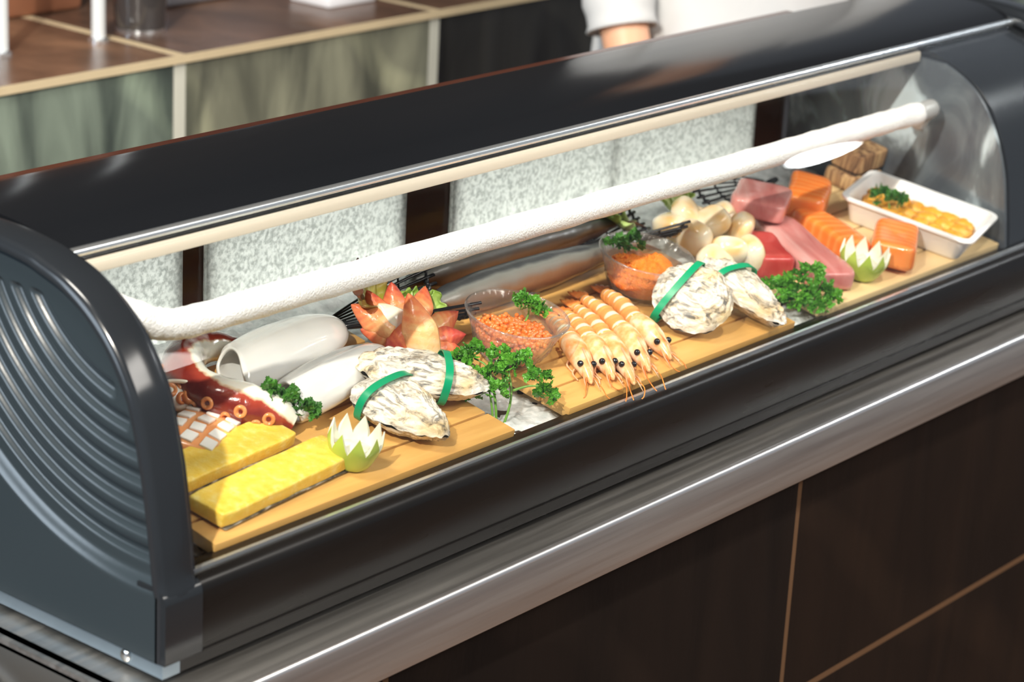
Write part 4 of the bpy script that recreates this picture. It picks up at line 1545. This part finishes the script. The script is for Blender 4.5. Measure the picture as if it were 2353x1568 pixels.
prawn((0.5535, 0.048), (0.584, 0.096), (0.612, 0.140), 'cooked prawn nearest the salmon roe bowl, partly under its rim', 1)
prawn((0.578, 0.042), (0.600, 0.086), (0.632, 0.139), 'second cooked prawn from the salmon roe bowl', 2, 1.02)
prawn((0.590, 0.028), (0.621, 0.083), (0.655, 0.145), 'middle cooked prawn of the row of five', 3, 0.96)
prawn((0.6235, 0.036), (0.648, 0.085), (0.677, 0.152), 'fourth cooked prawn from the salmon roe bowl, black eyes facing the glass', 4, 1.02)
prawn((0.662, 0.041), (0.676, 0.090), (0.708, 0.150), 'cooked prawn nearest the round oyster, last of the row', 5, 1.05)

# ------------------------------------------------------------------ long fish
fish_m = mat('fish_skin', [(0.0, (0.17, 0.065, 0.025)), (0.24, (0.20, 0.10, 0.05)), (0.38, (0.19, 0.165, 0.14)), (0.60, (0.21, 0.22, 0.205)), (0.70, (0.07, 0.075, 0.08)), (1.0, (0.02, 0.022, 0.026))], src='a:t', wob=0.30, wobs=28, rough=0.30, coat=0.1, bump=0.15, bs=200)


def fish(x0, x1, y0, y1, R, label):
    a, c = on(x0, y0), on(x1, y1)
    hd = math.degrees(math.atan2(y1 - y0, x1 - x0))
    r = thing('whole_fish', label, 'fish', a, turn(hd), 'long silvery whole fish')
    L_ = (c - a).length
    n, seg = 60, 28
    path = [(L_ * i / (n - 1), 0, R) for i in range(n)]
    rad = [R * interp([0.35, 0.85, 1.0, 1.0, 0.95, 0.8, 0.55, 0.3], i / (n - 1)) for i in range(n)]
    vs, fs, ts, an = tube(path, rad, seg, True, 1.0, (0, 0, 1))
    tt = [0.5 + 0.5 * cos(2 * PI * (q + 0.15)) for q in an]
    mesh('body', vs, fs, fish_m, r, t=tt)
    b = B()
    for s in (-1, 1):
        vs, fs, _, _ = tube([(L_ - 0.004, 0, R), (L_ + 0.014, s * 0.010, R), (L_ + 0.030, s * 0.020, R * 0.8)], [0.003, 0.006, 0.001], 8, True, 0.25)
        b.add(vs, fs)
    b.make('tail_fin', fish_m, r)
    for s in (-1, 1):
        vs, fs = ball((0.012, s * R * 0.50, R * 1.10), 0.0035, 12, 8, (1, .5, 1))
        mesh('eye', vs, fs, eye_m, r)
    vs, fs, _, _ = tube([(L_ * 0.35, -R * 0.95, R * 0.8), (L_ * 0.42, -R * 1.1, R * 0.7), (L_ * 0.48, -R * 1.1, R * 0.6)], [0.002, 0.005, 0.0005], 8, True, 0.3)
    mesh('side_fin', vs, fs, fish_m, r, t=[0.7] * len(vs))
    return r


fish(0.490, 0.800, 0.196, 0.196, 0.0185, 'long grey fish with a brown belly lying right behind the glass bowls')
fish(0.520, 0.830, 0.238, 0.236, 0.0195, 'dark backed long fish lying furthest back, by the silver panes')

# ------------------------------------------------------------------ scallops
scal_m = mat('scallop_flesh', [(0.35, (0.80, 0.52, 0.22)), (0.5, (0.88, 0.74, 0.52)), (0.65, (0.91, 0.84, 0.71))], ns=26, det=2, rough=0.2, coat=0.3, sss=0.4, sssr=(1, .7, .4), sssscale=0.010)
SC = [(0.897, 0.191, 0.016, 10, 40, 'topmost round scallop at the back of the pile'), (0.880, 0.196, 0.006, 60, 20, 'scallop at the back left of the pile, touching the basket'), (0.868, 0.160, 0.010, 30, 75, 'scallop showing its amber side, left front of the pile'),
      (0.905, 0.165, 0.018, 80, 35, 'scallop on top of the pile, beside the basket rim'), (0.941, 0.172, 0.010, 15, 60, 'scallop at the back right of the pile by the tuna'), (0.930, 0.148, 0.012, 70, 70, 'amber scallop on the right of the pile'),
      (0.885, 0.130, 0.006, 45, 50, 'scallop low in the middle front of the pile'), (0.908, 0.117, 0.004, 20, 72, 'large round scallop at the front right, next to the oyster'), (0.862, 0.128, 0.000, 0, 30, 'scallop at the front left against the glass bowl'), (0.925, 0.198, 0.004, 40, 15, 'scallop tucked behind the topmost one')]
for k, (x, y, h, a1, a2, lab) in enumerate(SC):
    M3 = RT @ Matrix.Rotation(math.radians(a1 * 3), 3, 'Z') @ Matrix.Rotation(math.radians(a2), 3, 'X')
    vs, fs = ball((0, 0, 0), 1.0, 28, 16, (0.0195, 0.0185, 0.0125), 0.72, 0.05, 50, k)
    o = mesh('scallop', vs, fs, scal_m, loc=on(x, y, h + 0.0165), rot=M3)
    prop(o, lab, 'scallop', 'raw scallops piled in the basket', 'thing')

# ------------------------------------------------------------------ tuna and salmon blocks
tuna_m = mat('tuna_flesh', [(0.30, (0.48, 0.13, 0.115)), (0.5, (0.58, 0.22, 0.20)), (0.7, (0.68, 0.36, 0.33))], ns=9, det=4, dist=0.5, scale=(1, 5, 3), rough=0.2, coat=0.35, sss=0.3, sssr=(1, .35, .3), sssscale=0.008)
tuna_r = mat('tuna_flesh_red', [(0.3, (0.42, 0.03, 0.025)), (0.7, (0.55, 0.09, 0.075))], ns=9, scale=(1, 5, 3), rough=0.2, coat=0.35, sss=0.3, sssr=(1, .3, .25), sssscale=0.008)
salm_m = mat('salmon_flesh', [(0.30, (0.92, 0.22, 0.03)), (0.70, (0.93, 0.26, 0.045)), (0.97, (0.94, 0.31, 0.075))], src='wave', ns=9, det=3, dist=6.0, scale=(3, 1, 0.6), rough=0.22, coat=0.35, sss=0.3, sssr=(1, .4, .15), sssscale=0.008)


def fillet(name, cat, label, x, y, h, hd, L_, W, H, m, grp, e=0.32, taper=0.0, bend=0.0, slope=0.0, pitch=0, roll=0, seed=0.0, cut=None):
    r = thing(name, label, cat, on(x, y, h), turn(hd, pitch, roll), grp)
    vs, fs = ball((0, 0, 0), 1.0, 56, 28, (L_ / 2, W / 2, H / 2), e)
    out = []
    for p in vs:
        u = p.x / (L_ / 2)
        p.y *= 1 - taper * (u * 0.5 + 0.5)
        p.z *= 1 - slope * (u * 0.5 + 0.5)
        p.z += bend * H * u * u
        p.y += 0.10 * W * sin(u * 1.6 + seed)
        p += p.normalized() * (0.0016 * noise.noise(p * 45 + Vector((seed, 0, 0))))
        p.z += H / 2
        out.append(p)
    mesh('flesh', out, fs, m, r)
    if cut:
        # reddish cut face at the near end
        prop(mesh('cut_face', [(-L_ / 2 - 0.0004, a * W * 0.43, b_ * H * 0.80 + H * 0.5) for a, b_ in ((-.9, -.45), (-.5, -.55), (.5, -.55), (.9, -.45), (.95, .35), (.5, .52), (-.5, .52), (-.95, .35))] +
                  [(-L_ / 2 + 0.006, a * W * 0.43, b_ * H * 0.80 + H * 0.5) for a, b_ in ((-.9, -.45), (-.5, -.55), (.5, -.55), (.9, -.45), (.95, .35), (.5, .52), (-.5, .52), (-.95, .35))],
                  [tuple(range(8)), tuple(range(8, 16))] + [(i, (i + 1) % 8, 8 + (i + 1) % 8, 8 + i) for i in range(8)], cut, r), 'darker red cut face')
    return r


TG, SG = 'raw pink tuna blocks', 'raw orange salmon blocks'
fillet('tuna_block', 'tuna', 'long pink tuna block pointing at the glass, behind the parsley heap', 0.985, 0.106, 0.0, 64, 0.135, 0.055, 0.024, tuna_m, TG, 0.34, 0.06, 0.0, -0.25, seed=1.0)
fillet('tuna_block', 'tuna', 'small tuna block with a dark red cut face, beside the scallops', 0.936, 0.120, 0.0, 62, 0.066, 0.044, 0.027, tuna_r, TG, 0.30, seed=2.0)
fillet('tuna_block', 'tuna', 'pink tuna block stacked on top, furthest back', 1.000, 0.172, 0.026, 38, 0.082, 0.060, 0.022, tuna_m, TG, 0.30, seed=3.2, pitch=4)
fillet('salmon_block', 'salmon', 'bright salmon block furthest back, by the tray corner', 1.105, 0.184, 0.004, 32, 0.085, 0.046, 0.030, salm_m, SG, 0.36, seed=4.1)
fillet('salmon_block', 'salmon', 'salmon block between the long tuna and the white tray', 1.062, 0.122, 0.0, 72, 0.098, 0.042, 0.022, salm_m, SG, 0.42, 0.1, seed=5.3)
fillet('salmon_block', 'salmon', 'streaked salmon block in front of the white tray', 1.098, 0.062, 0.0, 20, 0.084, 0.048, 0.030, salm_m, SG, 0.34, seed=6.4, roll=-6, bend=0.12)

# ------------------------------------------------------------------ white tray of sea urchin
tray_m = mat('white_tray_plastic', (0.86, 0.87, 0.88), rough=0.3)
r = thing('white_food_tray', 'white plastic tray of orange sea urchin at the right end', 'tray', on(1.196, 0.095), turn(-76))
TL_, TW, TH = 0.154, 0.116, 0.030


def rrect(a, c, rad, n=8):
    pts = []
    for qx, qy, st in ((1, 1, 0), (-1, 1, 90), (-1, -1, 180), (1, -1, 270)):
        for k in range(n + 1):
            t_ = math.radians(st + 90 * k / n)
            pts.append((qx * (a / 2 - rad) + rad * cos(t_), qy * (c / 2 - rad) + rad * sin(t_)))
    return pts


rings = [(TL_ - 0.030, TW - 0.030, 0.008, 0.0), (TL_ - 0.026, TW - 0.026, 0.010, 0.002), (TL_ - 0.012, TW - 0.012, 0.011, TH - 0.003), (TL_ - 0.001, TW - 0.001, 0.014, TH - 0.003), (TL_, TW, 0.014, TH - 0.0015), (TL_ - 0.001, TW - 0.001, 0.014, TH),
         (TL_ - 0.013, TW - 0.013, 0.010, TH), (TL_ - 0.016, TW - 0.016, 0.010, TH - 0.003), (TL_ - 0.028, TW - 0.028, 0.009, 0.004), (TL_ - 0.034, TW - 0.034, 0.008, 0.003)]
vs, fs = [], []
for a, c, rad, z in rings:
    vs += [(x, y, z) for x, y in rrect(a, c, rad)]
m_ = 36
for i in range(len(rings) - 1):
    for k in range(m_):
        k2 = (k + 1) % m_
        fs.append((i * m_ + k, i * m_ + k2, (i + 1) * m_ + k2, (i + 1) * m_ + k))
fs += [tuple(range(m_)), tuple(range((len(rings) - 1) * m_, len(rings) * m_))]
mesh('tray_shell', vs, fs, tray_m, r, ang=50)
uni_m = mat('sea_urchin', [(0.3, (0.62, 0.24, 0.02)), (0.5, (0.80, 0.38, 0.03)), (0.7, (0.88, 0.52, 0.10))], ns=60, rough=0.3, bump=0.9, bs=180, sss=0.3, sssr=(1, .5, .1), sssscale=0.005)
M3 = turn(-76)
for i in range(6):
    for j in range(3):
        x = -0.050 + i * 0.0195 + random.uniform(-.003, .003)
        y = -0.022 + j * 0.022 + random.uniform(-.003, .003)
        vs, fs = ball((0, 0, 0), 1.0, 20, 12, (0.0145, 0.0115, 0.0085), 0.9, 0.35, 130, i * 3 + j)
        o = mesh('sea_urchin_piece', vs, fs, uni_m, loc=on(1.198, 0.094) + M3 @ Vector((x, y, 0.0125 + random.uniform(0, .003))), rot=M3 @ Matrix.Rotation(random.uniform(-.6, .6), 3, 'Z'))
        prop(o, 'orange sea urchin tongue in the white tray', 'sea urchin', 'sea urchin tongues in the white tray', 'thing')

# ------------------------------------------------------------------ wooden block behind the tray
bark = mat('rough_bark', [(0.35, (0.10, 0.045, 0.02)), (0.5, (0.34, 0.18, 0.08)), (0.68, (0.62, 0.40, 0.19))], ns=20, det=6, dist=1.0, scale=(6, 6, 0.8), rough=0.7, bump=1.0, bs=60, bscale=(6, 6, 1))
darkw = mat('dark_groove', (0.02, 0.014, 0.01), rough=0.7)
r = thing('wooden_stand', 'rough wooden block with a dark slot behind the white tray', 'wooden block', on(1.244, 0.206), RT)
vs, fs = ball((0, 0, 0.033), 1.0, 40, 20, (0.031, 0.020, 0.012), 0.25, 0.05, 80)
mesh('upper_slab', vs, fs, bark, r)
vs, fs = ball((-0.004, 0, 0.010), 1.0, 40, 20, (0.031, 0.021, 0.010), 0.25, 0.05, 80, 3)
mesh('lower_slab', vs, fs, bark, r)
v, f = box(-0.028, 0.026, -0.017, 0.017, 0.018, 0.024)
mesh('slot', v, f, darkw, r, smooth=False)

# ------------------------------------------------------------------ things on the tiled ledge behind
LZ = 0.118
chrome = mat('chrome', (0.80, 0.84, 0.88), rough=0.15, metal=0.9)
for x, y, rad, lab in ((1.014, 1.225, 0.0095, 'white post standing on the ledge by the dark tumbler'), (0.864, 1.237, 0.0085, 'white post standing on the ledge at the picture edge')):
    r = thing('metal_post', lab, 'post', (x, y, LZ), None, 'thin posts on the tiled ledge')
    v, f = lathe([(rad, 0), (rad, 0.42)], 20, True, True)
    mesh('shaft', v, f, mat('white_post', (0.80, 0.84, 0.86), rough=0.25, metal=0.2), r, ang=40)
    v, f = lathe([(rad * 1.5, 0), (rad * 1.5, 0.004), (rad, 0.006)], 20)
    mesh('post_foot', v, f, chrome, r, ang=40)
r = thing('tumbler', 'dark glass tumbler on the ledge right of the white post', 'tumbler', (1.105, 1.245, LZ))
dg = mat('dark_glass', (0.05, 0.045, 0.045), rough=0.08, spec=0.8)
v, f = lathe([(0.030, 0.0), (0.034, 0.004), (0.040, 0.13), (0.037, 0.13), (0.031, 0.01), (0.001, 0.008)], 32)
mesh('tumbler_wall', v, f, dg, r, ang=40)
v, f = lathe([(0.0335, 0.0), (0.0345, 0.006), (0.033, 0.006)], 32)
mesh('base_ring', v, f, chrome, r, ang=40)
r = thing('rusty_box', 'red brown box standing behind the posts on the ledge', 'box', (0.98, 1.46, LZ))
v, f = box(-0.12, 0.16, -0.06, 0.10, 0, 0.26, 0.008)
mesh('box_body', v, f, mat('terracotta', [(0.3, (0.26, 0.10, 0.05)), (0.7, (0.36, 0.15, 0.08))], ns=9, rough=0.5), r, ang=40)
v, f = box(-0.13, 0.17, -0.07, 0.11, 0.26, 0.28, 0.005)
mesh('box_lid', v, f, mat('terracotta_dark', (0.16, 0.06, 0.035), rough=0.5), r, ang=40)
r = thing('metal_container', 'grey metal container further along the ledge', 'container', (1.36, 1.40, LZ))
v, f = box(-0.13, 0.13, -0.07, 0.10, 0.0, 0.16, 0.01)
mesh('container_body', v, f, mat('grey_metal', (0.30, 0.30, 0.33), rough=0.35, metal=0.6), r, ang=40)
v, f = box(-0.135, 0.135, -0.075, 0.105, 0.16, 0.172, 0.004)
mesh('container_lid', v, f, chrome, r, ang=40)
r = thing('napkin_stack', 'folded white napkin stack lying on the ledge', 'napkins', (1.47, 1.235, LZ))
v, f = box(-0.05, 0.05, -0.04, 0.04, 0.0, 0.02, 0.004)
mesh('napkins', v, f, mat('white_paper', (0.85, 0.86, 0.90), rough=0.7), r, ang=40)

# black hose hanging under the worktop corner
r = thing('rubber_hose', 'black rubber hose curving under the worktop corner', 'hose', (-0.04, 0.10, -0.06))
vs, fs, _, _ = tube(spline([(0.003, 0.26, 0.034), (0.000, 0.16, 0.026), (-0.002, 0.08, 0.006), (0.000, 0.02, -0.03), (0.02, -0.02, -0.08)], 30), 0.0085, 12)
mesh('hose_tube', vs, fs, mat('rubber', (0.012, 0.014, 0.016), rough=0.3), r)

# ------------------------------------------------------------------ the cook behind the case
skin_m = mat('skin', (0.78, 0.42, 0.26), rough=0.45, sss=0.2, sssscale=0.01)
cloth_w = mat('white_jacket', [(0.3, (0.58, 0.59, 0.60)), (0.7, (0.64, 0.64, 0.64))], ns=14, rough=0.8)
cloth_d = mat('dark_trousers', (0.02, 0.022, 0.028), rough=0.8)
hair_m = mat('dark_hair', (0.015, 0.011, 0.009), rough=0.4)
PX, PY = 1.712, 0.716
person = thing('person', 'person in a white jacket standing behind the display case, forearm bare', 'person', (PX, PY, FLOOR), Matrix.Rotation(math.radians(-46), 3, 'Z'))


def skin_body(name, verts, edges, rad, m, parent, root, sub=2):
    me = bpy.data.meshes.new(name)
    me.from_pydata(verts, edges, [])
    me.update()
    o = bpy.data.objects.new(name, me)
    COL.objects.link(o)
    o.parent = parent
    md = o.modifiers.new('skin', 'SKIN')
    md.use_smooth_shade = True
    for i, rr_ in enumerate(rad):
        me.skin_vertices[0].data[i].radius = rr_ if isinstance(rr_, tuple) else (rr_, rr_)
    for i in range(len(verts)):
        me.skin_vertices[0].data[i].use_root = (i == root)
    s = o.modifiers.new('sub', 'SUBSURF')
    s.levels = s.render_levels = sub
    me.materials.append(m)
    return o


V_, E_, R_ = [], [], []


def vtx(p, rr_, par=None):
    V_.append(p)
    R_.append(rr_)
    if par is not None:
        E_.append((par, len(V_) - 1))
    return len(V_) - 1


# figure faces -y (towards the case); z from the floor
pel = vtx((0, 0, 0.92), (0.15, 0.10))
wst = vtx((0, 0, 1.06), (0.125, 0.09), pel)
che = vtx((0, 0.0, 1.25), (0.145, 0.10), wst)
shl = vtx((0, 0.0, 1.38), (0.10, 0.075), che)
nck = vtx((0, 0.0, 1.45), (0.050, 0.052), shl)
hd0 = vtx((0, -0.012, 1.53), (0.066, 0.078), nck)
hd1 = vtx((0, -0.014, 1.61), (0.074, 0.092), hd0)
hd2 = vtx((0, -0.008, 1.67), (0.055, 0.07), hd1)
nose = vtx((0, -0.098, 1.585), (0.012, 0.012), hd1)
for s in (-1, 1):
    hip = vtx((s * 0.095, 0, 0.86), (0.085, 0.085), pel)
    kn = vtx((s * 0.10, -0.01, 0.48), (0.058, 0.06), hip)
    an_ = vtx((s * 0.10, 0.015, 0.09), (0.038, 0.04), kn)
    toe = vtx((s * 0.11, -0.13, 0.035), (0.04, 0.03), an_)
    vtx((s * 0.094, -0.012, 1.585), (0.010, 0.018), hd1)
    sh = vtx((s * 0.165, 0.0, 1.365), (0.056, 0.056), shl)
    if s < 0:
        el = vtx((-0.165, -0.105, 1.125), (0.038, 0.038), sh)
        mf = vtx((-0.150, -0.150, 1.045), (0.034, 0.034), el)
        wr = vtx((-0.135, -0.185, 0.960), (0.025, 0.028), mf)
        pm = vtx((-0.13, -0.225, 0.937), (0.032, 0.018), wr)
        fdir = [(-0.030, -0.075), (-0.011, -0.090), (0.008, -0.086), (0.026, -0.070)]
        hx, hy, hz = -0.13, -0.245, 0.934
    else:
        el = vtx((0.235, -0.03, 1.10), (0.040, 0.040), sh)
        mf = vtx((0.225, -0.09, 1.02), (0.036, 0.036), el)
        wr = vtx((0.205, -0.165, 0.956), (0.026, 0.030), mf)
        pm = vtx((0.20, -0.21, 0.937), (0.032, 0.018), wr)
        fdir = [(-0.026, -0.070), (-0.008, -0.086), (0.011, -0.090), (0.030, -0.075)]
        hx, hy, hz = 0.20, -0.23, 0.934
    for dx, dy in fdir:
        k1 = vtx((hx + dx * 0.8, hy + dy * 0.30, hz), 0.0095, pm)
        k2 = vtx((hx + dx * 0.95, hy + dy * 0.66, hz - 0.002), 0.0085, k1)
        vtx((hx + dx, hy + dy, hz - 0.010), 0.0072, k2)
    th = vtx((hx - s * 0.040, hy - 0.004, hz - 0.004), 0.011, pm)
    vtx((hx - s * 0.052, hy - 0.034, hz - 0.008), 0.009, th)
skin_body('body', V_, E_, R_, skin_m, person, pel)
# jacket body
P_ = []
vs, fs = [], []
seg = 48
prof = [(0.99, 0.180, 0.135), (1.00, 0.186, 0.140), (1.06, 0.178, 0.134), (1.12, 0.170, 0.126), (1.20, 0.172, 0.126), (1.28, 0.182, 0.128), (1.36, 0.188, 0.112), (1.405, 0.165, 0.090), (1.435, 0.095, 0.075), (1.46, 0.070, 0.068)]
for i, (z, a, c) in enumerate(prof):
    for k in range(seg):
        t_ = 2 * PI * k / seg
        wv = 1 + 0.035 * sin(t_ * 7 + z * 9) * max(0, 1.25 - z) / 0.25
        vs.append((a * cos(t_) * wv, c * sin(t_) * wv, z + 0.008 * sin(t_ * 3) * (1 if i < 2 else 0)))
for i in range(len(prof) - 1):
    for k in range(seg):
        k2 = (k + 1) % seg
        fs.append((i * seg + k, i * seg + k2, (i + 1) * seg + k2, (i + 1) * seg + k))
o = mesh('jacket', vs, fs, cloth_w, person)
md = o.modifiers.new('sub', 'SUBSURF')
md.levels = md.render_levels = 2
for s, pts in ((-1, [(-0.095, 0, 1.385), (-0.145, -0.01, 1.36), (-0.180, -0.045, 1.28), (-0.172, -0.085, 1.17), (-0.164, -0.112, 1.117), (-0.157, -0.130, 1.073)]), (1, [(0.095, 0, 1.385), (0.150, 0, 1.36), (0.20, -0.01, 1.26), (0.230, -0.026, 1.13), (0.234, -0.05, 1.08), (0.228, -0.08, 1.04)])):
    path = spline(pts, 20)
    vs, fs, _, _ = tube(path, [0.074 - 0.026 * min(1, i / 13) + 0.0025 * sin(i * 1.7) for i in range(20)], 28, False)
    o = mesh('sleeve', vs, fs, cloth_w, person)
    md = o.modifiers.new('solid', 'SOLIDIFY')
    md.thickness = 0.004
# trousers
b = B()
for s in (-1, 1):
    vs, fs, _, _ = tube(spline([(s * 0.06, 0, 1.03), (s * 0.088, 0, 0.88), (s * 0.10, -0.01, 0.50), (s * 0.10, 0.01, 0.07)], 24), [0.122 - 0.055 * i / 23 for i in range(24)], 28, True)
    b.add(vs, fs)
b.make('trousers', cloth_d, person)
for s in (-1, 1):
    vs, fs = ball((s * 0.11, -0.06, 0.045), 1.0, 24, 14, (0.052, 0.135, 0.045), 0.8)
    mesh('shoe', vs, fs, hair_m, person)
    vs, fs = ball((s * 0.031, -0.094, 1.612), 0.0105, 14, 8)
    mesh('eye', vs, fs, mat('eye_white', (0.85, 0.84, 0.82), rough=0.2), person)
    vs, fs = ball((s * 0.031, -0.1025, 1.612), 0.0045, 12, 8)
    mesh('pupil', vs, fs, hair_m, person)
vs, fs = ball((0, -0.086, 1.545), 1.0, 16, 8, (0.022, 0.010, 0.007))
mesh('mouth', vs, fs, mat('lips', (0.50, 0.18, 0.14), rough=0.4), person)
vs, fs = ball((0, 0.012, 1.640), 1.0, 32, 18, (0.090, 0.102, 0.085), 1.0, 0.08, 40)
mesh('hair', [p for p in vs], fs, hair_m, person)
